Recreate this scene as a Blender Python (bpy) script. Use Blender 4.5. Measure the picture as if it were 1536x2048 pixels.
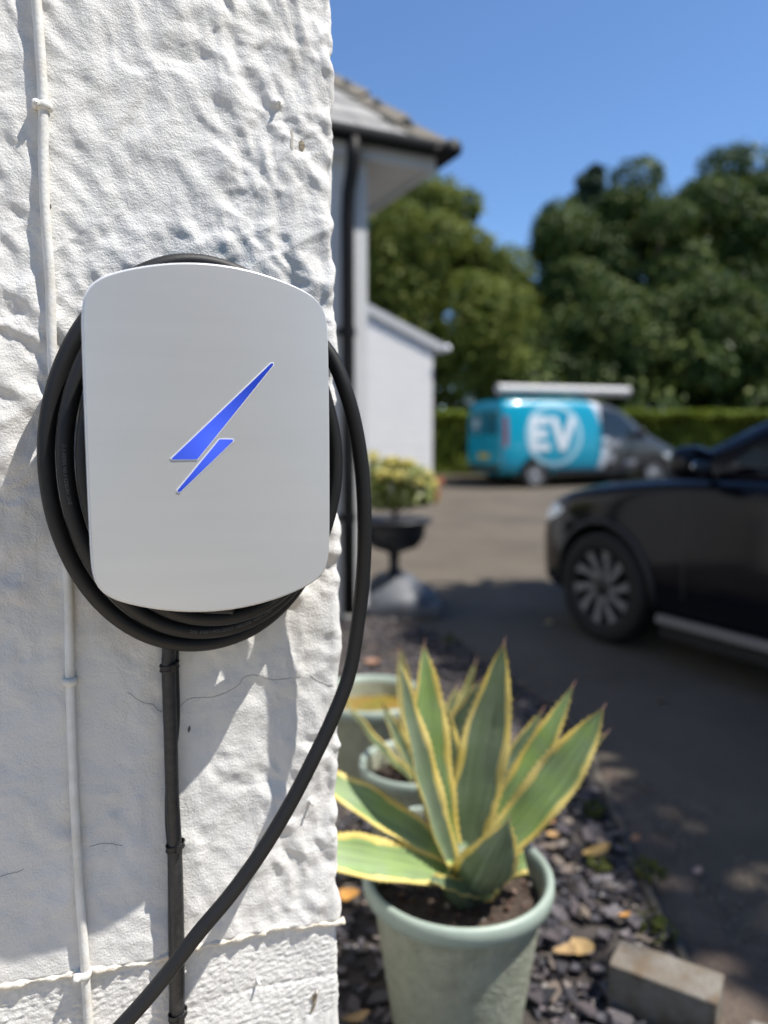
import bpy, bmesh, math, random
import numpy as np
from mathutils import Vector, Matrix
from mathutils.bvhtree import BVHTree

for o in list(bpy.data.objects):
    bpy.data.objects.remove(o)
scene = bpy.context.scene
col = scene.collection
R = math.radians
rng = random.Random(7)

# ------------------------------------------------------------------ camera
F = 1479.0                     # focal length in pixels of the 1536x2048 photograph
PITCH = R(5.56)
EYE = Vector((0, 0, 1.25))
cam_d = bpy.data.cameras.new('camera')
cam_d.sensor_fit = 'VERTICAL'
cam_d.sensor_height = 36.0
cam_d.sensor_width = 27.0
cam_d.lens = 26.0
cam_d.clip_start = 0.02
cam_d.clip_end = 1500
cam_d.dof.use_dof = True
cam_d.dof.focus_distance = 0.745
cam_d.dof.aperture_fstop = 2.3
cam_d.dof.aperture_blades = 0
cam = bpy.data.objects.new('camera', cam_d)
cam.location = EYE
cam.rotation_euler = (R(90) - PITCH, 0, 0)
col.objects.link(cam)
scene.camera = cam

# ------------------------------------------------------------------ sky and sun
SUN_EL, SUN_AZ = R(61.5), R(100.5)          # azimuth clockwise from +Y
world = bpy.data.worlds.new('World')
scene.world = world
world.use_nodes = True
wn = world.node_tree
sky = wn.nodes.new('ShaderNodeTexSky')
sky.sky_type = 'NISHITA'
sky.sun_disc = False
sky.sun_elevation = SUN_EL
sky.sun_rotation = SUN_AZ
sky.altitude = 50
sky.air_density = 1.0
sky.dust_density = 0.1
sky.ozone_density = 9.0
bg = wn.nodes['Background']
bg.inputs['Strength'].default_value = 0.106
wn.links.new(sky.outputs['Color'], bg.inputs['Color'])

sun_d = bpy.data.lights.new('sun', 'SUN')
sun_d.energy = 4.4
sun_d.angle = R(0.53)
sun_d.color = (1.0, 0.955, 0.89)
sun = bpy.data.objects.new('sun', sun_d)
to_sun = Vector((math.sin(SUN_AZ) * math.cos(SUN_EL), math.cos(SUN_AZ) * math.cos(SUN_EL), math.sin(SUN_EL)))
sun.rotation_euler = to_sun.to_track_quat('Z', 'Y').to_euler()
sun.location = to_sun * 30
col.objects.link(sun)

vs = scene.view_settings
vs.view_transform = 'Standard'
vs.look = 'None'
vs.gamma = 1.0
vs.use_curve_mapping = False
vs.exposure = 0.71
scene.cycles.use_denoising = True
scene.cycles.max_bounces = 8
scene.cycles.sample_clamp_indirect = 6.0

# ------------------------------------------------------------------ places
def ray(px, py):
    x = (px - 768) / F
    y = -(py - 1024) / F
    return Vector((x, math.cos(PITCH) + y * math.sin(PITCH), -math.sin(PITCH) + y * math.cos(PITCH)))

def at(px, py, Y):
    d = ray(px, py)
    return EYE + d * (Y / d.y)

def at_z(px, py, z):
    d = ray(px, py)
    return EYE + d * ((z - EYE.z) / d.z)

def gz(y):
    return 0.0216 * min(15.5, max(0.0, y - 3.0))

WA = R(65)
U = Vector((math.sin(WA), math.cos(WA), 0))       # along the near wall, to the right and away
N = Vector((math.cos(WA), -math.sin(WA), 0))      # out of the near wall
_d = ray(412, 885)
PLATE_N = 0.122
P0 = EYE + _d * (0.69 / _d.y) - N * PLATE_N
P0.z = 0.0

def W(u, n, z):
    return P0 + U * u + N * n + Vector((0, 0, z))

def uz(px, py, n=0.0):
    d = ray(px, py)
    t = (P0 + N * n - EYE).dot(N) / d.dot(N)
    q = EYE + d * t - P0
    return q.dot(U), q.z

# ------------------------------------------------------------------ object helpers
def link(name, me, mats=None, parent=None):
    o = bpy.data.objects.new(name, me)
    col.objects.link(o)
    if me is not None and mats is not None:
        if not isinstance(mats, (list, tuple)):
            mats = [mats]
        if len(me.materials) == 0:
            for m in mats:
                me.materials.append(m)
    if parent is not None:
        o.parent = parent
        o.matrix_parent_inverse = Matrix.Identity(4)
    return o

def tag(o, label, cat, group=None):
    o['label'] = label
    o['category'] = cat
    if group:
        o['group'] = group
    return o

def thing(name, label, cat, loc=(0, 0, 0), rz=0.0, group=None):
    o = bpy.data.objects.new(name, None)
    o.empty_display_size = 0.1
    col.objects.link(o)
    o.location = loc
    o.rotation_euler = (0, 0, rz)
    return tag(o, label, cat, group)

def structure(o):
    o['kind'] = 'structure'
    return o

def local(parent, me):
    """bake world-space mesh coordinates into the local space of a parent"""
    me.transform(Matrix.LocRotScale(parent.location, parent.rotation_euler, None).inverted())
    return me

def mesh_py(name, v, f, smooth=False):
    me = bpy.data.meshes.new(name)
    me.from_pydata([tuple(p) for p in v], [], f)
    me.update()
    if smooth:
        me.shade_smooth()
    return me

def mesh_np(name, v, loops, nper, smooth=False, mat_idx=None):
    """fast mesh: v (n,3); loops flat vertex indices; every face has nper corners"""
    me = bpy.data.meshes.new(name)
    v = np.asarray(v, dtype=np.float32)
    loops = np.asarray(loops, dtype=np.int32).ravel()
    nf = len(loops) // nper
    me.vertices.add(len(v))
    me.vertices.foreach_set('co', v.ravel())
    me.loops.add(len(loops))
    me.loops.foreach_set('vertex_index', loops)
    me.polygons.add(nf)
    me.polygons.foreach_set('loop_start', np.arange(0, nf * nper, nper, dtype=np.int32))
    if mat_idx is not None:
        me.polygons.foreach_set('material_index', np.asarray(mat_idx, dtype=np.int32))
    me.update(calc_edges=True)
    if smooth:
        me.shade_smooth()
    return me

class MB:
    def __init__(s):
        s.v, s.f = [], []
    def add(s, v, f):
        k = len(s.v)
        s.v += [tuple(p) for p in v]
        s.f += [tuple(i + k for i in q) for q in f]
        return s
    def box(s, c, size, M=None):
        x, y, z = size[0] / 2, size[1] / 2, size[2] / 2
        vs_ = [Vector((a, b, d)) for d in (-z, z) for b in (-y, y) for a in (-x, x)]
        if M is not None:
            vs_ = [M @ p for p in vs_]
        vs_ = [p + Vector(c) for p in vs_]
        return s.add(vs_, [(0, 2, 3, 1), (4, 5, 7, 6), (0, 1, 5, 4), (2, 6, 7, 3), (0, 4, 6, 2), (1, 3, 7, 5)])
    def tube(s, pts, r, n=12, cap=True):
        pts = [Vector(p) for p in pts]
        m = len(pts)
        rs = r if isinstance(r, (list, tuple)) else [r] * m
        t0 = (pts[1] - pts[0]).normalized()
        a = t0.orthogonal().normalized()
        V = []
        for i, p in enumerate(pts):
            t = (pts[min(i + 1, m - 1)] - pts[max(i - 1, 0)]).normalized()
            a = (a - t * a.dot(t)).normalized()
            b = t.cross(a)
            for k in range(n):
                th = 2 * math.pi * k / n
                V.append(p + (a * math.cos(th) + b * math.sin(th)) * rs[i])
        Fc = []
        for i in range(m - 1):
            for k in range(n):
                k2 = (k + 1) % n
                Fc.append((i * n + k, i * n + k2, (i + 1) * n + k2, (i + 1) * n + k))
        if cap:
            Fc.append(tuple(reversed(range(n))))
            Fc.append(tuple(range((m - 1) * n, m * n)))
        return s.add(V, Fc)
    def lathe(s, prof, c=(0, 0, 0), n=40, M=None):
        V, Fc = [], []
        for (r, z) in prof:
            for k in range(n):
                th = 2 * math.pi * k / n
                p = Vector((r * math.cos(th), r * math.sin(th), z))
                if M is not None:
                    p = M @ p
                V.append(p + Vector(c))
        for i in range(len(prof) - 1):
            for k in range(n):
                k2 = (k + 1) % n
                Fc.append((i * n + k, i * n + k2, (i + 1) * n + k2, (i + 1) * n + k))
        return s.add(V, Fc)
    def mesh(s, name, smooth=False):
        return mesh_py(name, s.v, s.f, smooth)
    def obj(s, name, mats, parent=None, smooth=False, bevel=0.0):
        me = s.mesh(name, smooth)
        if bevel:
            bm = bmesh.new()
            bm.from_mesh(me)
            bmesh.ops.bevel(bm, geom=bm.edges[:], offset=bevel, segments=2, affect='EDGES', clamp_overlap=True)
            bm.to_mesh(me)
            bm.free()
        return link(name, me, mats, parent)

def autosmooth(me, ang=40):
    me.shade_smooth()
    bm = bmesh.new(); bm.from_mesh(me)
    for e in bm.edges:
        if len(e.link_faces) == 2 and e.calc_face_angle(0) > R(ang):
            e.smooth = False
    bm.to_mesh(me); bm.free()
    return me

def catmull(P, sub=10):
    P = [Vector(p) for p in P]
    Q = [P[0] * 2 - P[1]] + P + [P[-1] * 2 - P[-2]]
    out = []
    for i in range(1, len(Q) - 2):
        p0, p1, p2, p3 = Q[i - 1], Q[i], Q[i + 1], Q[i + 2]
        for k in range(sub):
            t = k / sub
            out.append(0.5 * ((2 * p1) + (p2 - p0) * t + (2 * p0 - 5 * p1 + 4 * p2 - p3) * t * t + (3 * p1 - p0 - 3 * p2 + p3) * t ** 3))
    out.append(Q[-2])
    return out

# ------------------------------------------------------------------ materials
def mat(name, color, rough=0.6, metal=0.0, var=None, vscale=8.0, bump=None, spec=0.5, detail=6.0, rvar=0.0, coat=0.0, stretch=None):
    """Principled material; var = second colour mixed in by noise; bump = [(scale, distance in metres)...]"""
    m = bpy.data.materials.new(name)
    m.use_nodes = True
    nt = m.node_tree
    b = nt.nodes['Principled BSDF']
    b.inputs['Base Color'].default_value = (*color, 1)
    b.inputs['Roughness'].default_value = rough
    b.inputs['Metallic'].default_value = metal
    b.inputs['Specular IOR Level'].default_value = spec
    if coat:
        b.inputs['Coat Weight'].default_value = coat
        b.inputs['Coat Roughness'].default_value = 0.05
    tc = nt.nodes.new('ShaderNodeTexCoord')
    src = tc.outputs['Object']
    if stretch:
        mp = nt.nodes.new('ShaderNodeMapping')
        mp.inputs['Scale'].default_value = stretch
        nt.links.new(src, mp.inputs['Vector'])
        src = mp.outputs['Vector']
    if var is not None:
        nz = nt.nodes.new('ShaderNodeTexNoise')
        nz.inputs['Scale'].default_value = vscale
        nz.inputs['Detail'].default_value = detail
        nz.inputs['Roughness'].default_value = 0.6
        nt.links.new(src, nz.inputs['Vector'])
        rp = nt.nodes.new('ShaderNodeValToRGB')
        rp.color_ramp.elements[0].position = 0.35
        rp.color_ramp.elements[1].position = 0.68
        rp.color_ramp.elements[0].color = (*color, 1)
        rp.color_ramp.elements[1].color = (*var, 1)
        nt.links.new(nz.outputs['Fac'], rp.inputs['Fac'])
        nt.links.new(rp.outputs['Color'], b.inputs['Base Color'])
        if rvar:
            mr = nt.nodes.new('ShaderNodeMapRange')
            mr.inputs['To Min'].default_value = rough - rvar
            mr.inputs['To Max'].default_value = rough + rvar
            nt.links.new(nz.outputs['Fac'], mr.inputs['Value'])
            nt.links.new(mr.outputs['Result'], b.inputs['Roughness'])
    if bump:
        prev = None
        for sc, dist in bump:
            n2 = nt.nodes.new('ShaderNodeTexNoise')
            n2.inputs['Scale'].default_value = sc
            n2.inputs['Detail'].default_value = 4
            nt.links.new(src, n2.inputs['Vector'])
            bp = nt.nodes.new('ShaderNodeBump')
            bp.inputs['Strength'].default_value = 1.0
            bp.inputs['Distance'].default_value = dist
            nt.links.new(n2.outputs['Fac'], bp.inputs['Height'])
            if prev:
                nt.links.new(prev.outputs['Normal'], bp.inputs['Normal'])
            prev = bp
        nt.links.new(prev.outputs['Normal'], b.inputs['Normal'])
    return m

def random_mat(name, stops, rough=0.7, transl=0.0, bump=None, spec=0.15):
    """colour picked at random for each loose piece and each object"""
    m = bpy.data.materials.new(name)
    m.use_nodes = True
    nt = m.node_tree
    b = nt.nodes['Principled BSDF']
    b.inputs['Roughness'].default_value = rough
    b.inputs['Specular IOR Level'].default_value = spec
    g = nt.nodes.new('ShaderNodeNewGeometry')
    oi = nt.nodes.new('ShaderNodeObjectInfo')
    ad = nt.nodes.new('ShaderNodeMath'); ad.operation = 'ADD'
    fr = nt.nodes.new('ShaderNodeMath'); fr.operation = 'FRACT'
    nt.links.new(g.outputs['Random Per Island'], ad.inputs[0])
    nt.links.new(oi.outputs['Random'], ad.inputs[1])
    nt.links.new(ad.outputs[0], fr.inputs[0])
    rp = nt.nodes.new('ShaderNodeValToRGB')
    els = rp.color_ramp.elements
    while len(els) < len(stops):
        els.new(0.5)
    for e, (p, c) in zip(els, stops):
        e.position = p
        e.color = (*c, 1)
    nt.links.new(fr.outputs[0], rp.inputs['Fac'])
    nt.links.new(rp.outputs['Color'], b.inputs['Base Color'])
    if bump:
        tc = nt.nodes.new('ShaderNodeTexCoord')
        n2 = nt.nodes.new('ShaderNodeTexNoise')
        n2.inputs['Scale'].default_value = bump[0]
        nt.links.new(tc.outputs['Object'], n2.inputs['Vector'])
        bp = nt.nodes.new('ShaderNodeBump')
        bp.inputs['Distance'].default_value = bump[1]
        nt.links.new(n2.outputs['Fac'], bp.inputs['Height'])
        nt.links.new(bp.outputs['Normal'], b.inputs['Normal'])
    if transl:
        tr = nt.nodes.new('ShaderNodeBsdfTranslucent')
        nt.links.new(rp.outputs['Color'], tr.inputs['Color'])
        mx = nt.nodes.new('ShaderNodeMixShader')
        mx.inputs['Fac'].default_value = transl
        out = nt.nodes['Material Output']
        nt.links.new(b.outputs['BSDF'], mx.inputs[1])
        nt.links.new(tr.outputs['BSDF'], mx.inputs[2])
        nt.links.new(mx.outputs['Shader'], out.inputs['Surface'])
    return m

# ------------------------------------------------------------------ numpy noise
_perm = np.random.RandomState(3).permutation(4096)
_grad = np.random.RandomState(4).rand(4096) * 2 * np.pi
def pnoise(x, y, seed=0):
    x = np.asarray(x, dtype=np.float64) + seed * 17.31
    y = np.asarray(y, dtype=np.float64) + seed * 9.77
    xi, yi = np.floor(x).astype(int), np.floor(y).astype(int)
    xf, yf = x - xi, y - yi
    s = lambda t: t * t * t * (t * (t * 6 - 15) + 10)
    def g(ix, iy, fx, fy):
        h = _grad[_perm[(_perm[ix & 4095] + iy) & 4095]]
        return np.cos(h) * fx + np.sin(h) * fy
    u_, v_ = s(xf), s(yf)
    a = g(xi, yi, xf, yf) * (1 - u_) + g(xi + 1, yi, xf - 1, yf) * u_
    b = g(xi, yi + 1, xf, yf - 1) * (1 - u_) + g(xi + 1, yi + 1, xf - 1, yf - 1) * u_
    return (a * (1 - v_) + b * v_) * 1.5

def sstep(a, b, x):
    t = np.clip((x - a) / (b - a), 0, 1)
    return t * t * (3 - 2 * t)

# ================================================================== SETTING
M_asphalt = mat('asphalt', (0.094, 0.078, 0.060), 0.9, var=(0.130, 0.109, 0.084), vscale=1.3, bump=[(160, 0.004), (40, 0.004)], spec=0.3)
M_soil = mat('soil', (0.07, 0.055, 0.04), 0.95, var=(0.13, 0.105, 0.075), vscale=5, bump=[(60, 0.01)])
M_grassy = mat('rough_grass', (0.05, 0.075, 0.02), 0.95, var=(0.09, 0.085, 0.04), vscale=0.6, bump=[(30, 0.02)])

# asphalt gets a scatter of dirt near the bed: second noise layer mixed by position-free noise
def add_layer(m, color, scale, lo, hi, fac=0.8):
    nt = m.node_tree
    b = nt.nodes['Principled BSDF']
    lk = b.inputs['Base Color'].links[0]
    srcs = lk.from_socket
    tc = nt.nodes.new('ShaderNodeTexCoord')
    nz = nt.nodes.new('ShaderNodeTexNoise')
    nz.inputs['Scale'].default_value = scale
    nz.inputs['Detail'].default_value = 8
    nz.inputs['Roughness'].default_value = 0.65
    nt.links.new(tc.outputs['Object'], nz.inputs['Vector'])
    rp = nt.nodes.new('ShaderNodeValToRGB')
    rp.color_ramp.elements[0].position = lo
    rp.color_ramp.elements[1].position = hi
    rp.color_ramp.elements[0].color = (0, 0, 0, 1)
    rp.color_ramp.elements[1].color = (fac, fac, fac, 1)
    nt.links.new(nz.outputs['Fac'], rp.inputs['Fac'])
    mx = nt.nodes.new('ShaderNodeMix')
    mx.data_type = 'RGBA'
    nt.links.new(rp.outputs['Color'], mx.inputs['Factor'])
    nt.links.new(srcs, mx.inputs['A'])
    mx.inputs['B'].default_value = (*color, 1)
    nt.links.new(mx.outputs['Result'], b.inputs['Base Color'])
    return m
add_layer(M_asphalt, (0.20, 0.18, 0.155), 220, 0.55, 0.75, 0.5)
add_layer(M_asphalt, (0.045, 0.043, 0.040), 0.55, 0.5, 0.7, 0.5)

def sheet(name, xs, ys, dz, m):
    v, f = [], []
    for y in ys:
        for x in xs:
            v.append((x, y, gz(y) + dz))
    nx = len(xs)
    for j in range(len(ys) - 1):
        for i in range(nx - 1):
            f.append((j * nx + i, j * nx + i + 1, (j + 1) * nx + i + 1, (j + 1) * nx + i))
    return structure(link(name, mesh_py(name, v, f), m))

sheet('ground', [-500, 500], [-500, 3, 18.5, 600], -0.03, M_grassy)
sheet('driveway', [-9, 14], [-6, 3, 17.2], 0.0, M_asphalt)

# unseen pale paving, added to bounce warm light onto the wall
M_bounce_paving = mat('bounce_paving', (0.50, 0.42, 0.31), 0.9, var=(0.42, 0.35, 0.26), vscale=4, bump=[(60, 0.004)])
structure(link('path', mesh_py('path', [(-4, -3.2, .012), (1.9, -3.2, .012), (0.66, 0.95, .012), (0.66, 1.15, .012), (-4, 1.15, .012)], [(0, 1, 2, 3, 4)]), M_bounce_paving))  # made-up path, there only to lift the wall's shade with warm bounce
# slate bed beside the house
M_bed = mat('bed_soil', (0.035, 0.030, 0.028), 0.95, var=(0.07, 0.058, 0.05), vscale=20, bump=[(120, 0.006)])
bed_edge = [(0.70, 0.6), (0.705, 1.35), (0.72, 1.9), (0.775, 2.45), (0.82, 2.95), (0.80, 3.3), (0.66, 3.75), (0.47, 4.3), (0.22, 4.75), (-0.25, 5.05)]
bv = [(x, y, gz(y) + 0.012) for x, y in bed_edge] + [(-3.0, 4.9, gz(4.9) + 0.012), (-3.0, 0.6, 0.012)]
bed = structure(link('slate_bed', mesh_py('slate_bed', bv, [tuple(range(len(bv)))]), M_bed))

M_edging = mat('edging_stone', (0.15, 0.13, 0.105), 0.95, var=(0.06, 0.052, 0.035), vscale=22, bump=[(80, 0.004)])
edge_pts = catmull([Vector((x, y, 0)) for x, y in bed_edge[1:8]], 6)
ev, ef = [], []
for i, p in enumerate(edge_pts):
    t = (edge_pts[min(i + 1, len(edge_pts) - 1)] - edge_pts[max(i - 1, 0)]).normalized()
    s = Vector((t.y, -t.x, 0))
    j = 0.006 * math.sin(i * 2.1) + 0.004 * math.sin(i * 5.3)
    for off, z in ((-0.010, -0.02), (-0.008 + j, 0.020 + j * 0.7), (0.010 + j, 0.022 + j), (0.020 + j, 0.008), (0.024, -0.02)):
        ev.append(p + s * off + Vector((0, 0, gz(p.y) + z)))
for i in range(len(edge_pts) - 1):
    for k in range(4):
        ef.append((i * 5 + k, i * 5 + k + 1, i * 5 + k + 6, i * 5 + k + 5))
structure(link('bed_edging', mesh_py('bed_edging', ev, ef, True), M_edging))

M_dirt = mat('dirt_verge', (0.085, 0.062, 0.048), 0.95, var=(0.15, 0.115, 0.09), vscale=9, bump=[(140, 0.006), (35, 0.01)])
dv, df = [], []
dl = 40
for i in range(dl + 1):
    y = 1.0 + 1.75 * i / dl
    xe = float(np.interp(y, [p[1] for p in bed_edge], [p[0] for p in bed_edge]))
    wdt = (0.06 + 0.75 * max(0, (1.62 - y)) ** 0.8 + 0.10 * max(0, 2.75 - y)) * (1 + 0.25 * math.sin(i * 1.7) + 0.2 * math.sin(i * 3.1 + 1))
    dv += [(xe + 0.02, y, 0.004), (xe + 0.02 + wdt * .5, y, 0.010), (xe + 0.02 + wdt, y, 0.0035)]
for i in range(dl):
    df += [(i * 3, i * 3 + 1, i * 3 + 4, i * 3 + 3), (i * 3 + 1, i * 3 + 2, i * 3 + 5, i * 3 + 4)]
structure(link('dirt_verge', mesh_py('dirt_verge', dv, df, True), M_dirt))

# ------------------------------------------------------------------ leaf clouds
def leaf_cloud(name, blobs, per, size, seed, flat=0.7, inner=0.55, aspect=0.55):
    """blobs: (center, (rx,ry,rz)); leaf-shaped faces spread through each blob, denser to its skin"""
    r = np.random.RandomState(seed)
    Ps, Ns = [], []
    for c, rad in blobs:
        n = int(per * (rad[0] * rad[2]) ** 0.9) if per < 0 else per
        d = r.normal(size=(n, 3)); d /= np.linalg.norm(d, axis=1)[:, None]
        rr = inner + (1.0 - inner) * r.rand(n) ** 0.6 + np.minimum(r.exponential(0.07, n), 0.35)
        Ps.append(np.array(c) + d * rr[:, None] * np.array(rad))
        nn = d + r.normal(size=(n, 3)) * 0.7 + np.array([0, 0, flat])
        Ns.append(nn)
    P = np.concatenate(Ps); Nn = np.concatenate(Ns)
    Nn /= np.linalg.norm(Nn, axis=1)[:, None]
    n = len(P)
    t = r.normal(size=(n, 3))
    t -= Nn * np.sum(t * Nn, 1)[:, None]
    t /= np.linalg.norm(t, axis=1)[:, None]
    b = np.cross(Nn, t)
    s = size * (0.6 + 0.8 * r.rand(n))[:, None]
    curl = Nn * s * 0.18
    v = np.stack([P - t * s * 0.5, P + b * s * aspect * 0.5 + curl, P + t * s * 0.5, P - b * s * aspect * 0.5 + curl], 1).reshape(-1, 3)
    tri = np.arange(4 * n).reshape(n, 4)
    loops = np.concatenate([tri[:, [0, 1, 2]], tri[:, [0, 2, 3]]], 1)
    return mesh_np(name, v, loops, 3)

def tree(name, label, base, blobs, leafmat, per, size, seed, trunk_r=0.16, trunk_h=None, group=None, inner=0.55):
    base = Vector(base)
    t = thing(name, label, 'tree', base, 0, group)
    rr = random.Random(seed)
    top = max(c[2] for c, _ in blobs)
    th = trunk_h or (top - base.z) * 0.75
    mb = MB()
    k = 7
    pts = [Vector((rr.uniform(-.08, .08) * i, rr.uniform(-.08, .08) * i, th * i / k)) for i in range(k + 1)]
    mb.tube(pts, [trunk_r * (1.15 - 0.95 * i / k) for i in range(k + 1)], 9)
    for c, rad in blobs[::2]:
        e = Vector(c) - base
        hz = min(max(e.z * 0.55, th * 0.2), th * 0.9)
        i = min(int(hz / th * k), k - 1)
        s = pts[i]
        mid = s.lerp(e, 0.5) + Vector((0, 0, 0.12 * (e - s).length))
        mb.tube([s, mid, e], [trunk_r * 0.42, trunk_r * 0.26, trunk_r * 0.08], 6)
    mb.obj('trunk', M_bark, t, True)
    me = leaf_cloud('crown', [(tuple(Vector(c) - base), rad) for c, rad in blobs], per, size, seed, inner=inner)
    link('crown', me, leafmat, t)
    return t

def crown_blobs(c, rad, n, br, seed, low=-0.9):
    rr = random.Random(seed)
    out = []
    for i in range(n):
        while True:
            d = Vector((rr.gauss(0, 1), rr.gauss(0, 1), rr.gauss(0, 1))).normalized()
            if d.z > low:
                break
        f = rr.uniform(0.35, 1.0) ** 0.5
        p = Vector(c) + Vector((d.x * rad[0], d.y * rad[1], d.z * rad[2])) * f
        b = br * rr.uniform(0.42, 1.38)
        out.append((tuple(p), (b, b, b * rr.uniform(0.65, 0.9))))
    return out

M_bark = mat('bark', (0.07, 0.055, 0.04), 0.95, var=(0.12, 0.10, 0.08), vscale=14, bump=[(30, 0.02)])
M_leaf_lime = random_mat('leaf_lime', [(0, (0.085, 0.125, 0.022)), (0.5, (0.150, 0.185, 0.034)), (1, (0.25, 0.265, 0.065))], 0.55, 0.30)
M_leaf_dark = random_mat('leaf_dark', [(0, (0.032, 0.060, 0.017)), (0.6, (0.072, 0.112, 0.027)), (1, (0.190, 0.225, 0.055))], 0.5, 0.18)
M_leaf_conifer = random_mat('leaf_conifer', [(0, (0.040, 0.065, 0.040)), (1, (0.07, 0.10, 0.055))], 0.6, 0.1)
M_leaf_hedge = random_mat('leaf_hedge', [(0, (0.10, 0.14, 0.02)), (0.5, (0.17, 0.225, 0.03)), (1, (0.25, 0.30, 0.045))], 0.55, 0.25)

def big_tree(name, label, px, ptop, Y, wpx, m, seed, nb=34, per=520, size=0.24, lowz=1.6, group='trees beyond the hedge', br=None, base_px=None, ry=None):
    top = at(px, ptop, Y)
    rx = wpx / F * Y
    zc = (top.z + lowz) / 2
    rz_ = (top.z - lowz) / 2
    br = br or rx * 0.36
    c = (top.x, Y, zc)
    blobs = crown_blobs(c, (rx - br * 0.6, (ry or rx * 0.8) - br * 0.5, rz_ - br * 0.6), nb, br, seed)
    blobs.append(((top.x, Y, top.z - br * 0.8), (br, br, br * 0.8)))
    return tree(name, label, (top.x, Y, gz(Y) - 0.03), blobs, m, int(per * 2.1), size * 0.68, seed, trunk_r=0.2, group=group)

big_tree('broadleaf_tree', 'yellow-green bushy tree rising behind the white garage', 868, 352, 20.5, 192, M_leaf_lime, 11, nb=85, per=360, size=0.23, lowz=1.2, br=0.72)
big_tree('broadleaf_tree', 'dark tree with a narrow crown edging the gap of sky', 1122, 400, 25, 140, M_leaf_dark, 12, nb=60, per=380, size=0.26, br=0.75)
big_tree('broadleaf_tree', 'broad dark green tree directly above the parked van', 1275, 318, 25.5, 165, M_leaf_dark, 13, nb=80, per=400, size=0.27, br=0.85)
big_tree('broadleaf_tree', 'tallest dark green tree at the right edge of the view', 1450, 296, 26.5, 190, M_leaf_dark, 14, nb=90, per=400, size=0.27, br=0.9)
big_tree('broadleaf_tree', 'dark tree cut by the right border behind the tallest one', 1680, 330, 29, 170, M_leaf_dark, 15, nb=36, per=480, size=0.32, br=1.2)
big_tree('broadleaf_tree', 'low shadowy tree filling the darkness behind the van roof', 1215, 560, 22.5, 130, M_leaf_dark, 16, nb=26, per=520, size=0.25, br=0.8)
big_tree('broadleaf_tree', 'low shadowy tree above the right part of the hedge', 1420, 540, 22.8, 150, M_leaf_dark, 17, nb=28, per=520, size=0.25, br=0.85)
big_tree('broadleaf_tree', 'low dark tree between the lime tree and the van', 1050, 640, 22.6, 95, M_leaf_dark, 18, nb=22, per=480, size=0.25, br=0.7)

# conifer tip showing between the two crowns
ct = at(1183, 338, 31)
cb = []
for i in range(26):
    f = i / 25
    z = ct.z - 0.2 - f * 6.5
    r_ = 0.25 + f * 2.2
    a = i * 2.4
    cb.append(((ct.x + math.cos(a) * r_ * 0.6, 31 + math.sin(a) * r_ * 0.6, z), (0.3 + r_ * 0.45, 0.3 + r_ * 0.45, 0.32)))
tree('conifer_tree', 'bluish conifer tip poking up behind the dark crowns', (ct.x, 31, gz(31) - 0.03), cb, M_leaf_conifer, 320, 0.24, 19, group=None, inner=0.2)

# trees beside the driveway, out of view on the right, that shade the parked car
SH = 'trees shading the driveway'
tree('shade_tree', 'leafy tree beside the driveway shading the dark car', (7.6, 2.6, 0.0),
     crown_blobs((7.3, 2.35, 6.1), (2.5, 3.0, 1.6), 105, 0.85, 31) + [((5.15, .55, 5.8), (.7, .7, .6)), ((5.3, 1.3, 6.2), (.65, .7, .6)), ((5.8, .1, 6.0), (.8, .8, .6)), ((5.9, .9, 5.6), (.8, .8, .6))], M_leaf_dark, 520, 0.24, 31, trunk_r=0.22, group=SH)
tree('shade_tree', 'leafy tree leaning over the driveway ahead of the car', (6.4, 4.6, 0.0),
     crown_blobs((6.2, 3.95, 6.4), (2.2, 1.5, 1.3), 52, 0.75, 34), M_leaf_dark, 520, 0.24, 34, trunk_r=0.2, group=SH)
tree('shade_tree', 'second leafy tree farther right along the driveway', (11.6, 4.4, 0.0),
     crown_blobs((11.2, 3.6, 5.2), (2.6, 4.2, 3.4), 80, 1.1, 32), M_leaf_dark, 480, 0.30, 32, trunk_r=0.25, group=SH)
tree('shade_tree', 'added unseen tree behind the viewer, cutting sky light and reflections', (5.5, -6.4, 0.0),
     crown_blobs((5.5, -6.4, 4.2), (3.4, 2.4, 3.2), 80, 1.0, 33), M_leaf_dark, 440, 0.30, 33, trunk_r=0.25, group=SH)  # out-of-view tree added to reduce sky light and darken reflections

tree('shade_tree', 'added hidden tree behind the white house, blocking sky light', (-6.0, 12.0, 0.1),
     crown_blobs((-6.0, 12.0, 6.5), (2.6, 2.6, 3.2), 60, 1.0, 35), M_leaf_dark, 420, 0.30, 35, trunk_r=0.25, group=SH)  # hidden tree added to block sky light from the left

# dark undergrowth below the trees
ub = []
ur = random.Random(8)
for i in range(46):
    x_ = -6 + i * 0.55
    ub.append(((x_ + ur.uniform(-.3, .3), 21.0 + ur.uniform(-.5, 1.0), gz(20) + ur.uniform(.6, 3.2)), (ur.uniform(.7, 1.1),) * 3))
uo = link('undergrowth', leaf_cloud('undergrowth', ub, 420, 0.26, 55, inner=0.3), M_leaf_dark)
uo['kind'] = 'stuff'; uo['label'] = 'dark undergrowth below the trees behind the hedge'; uo['category'] = 'undergrowth'

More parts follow.
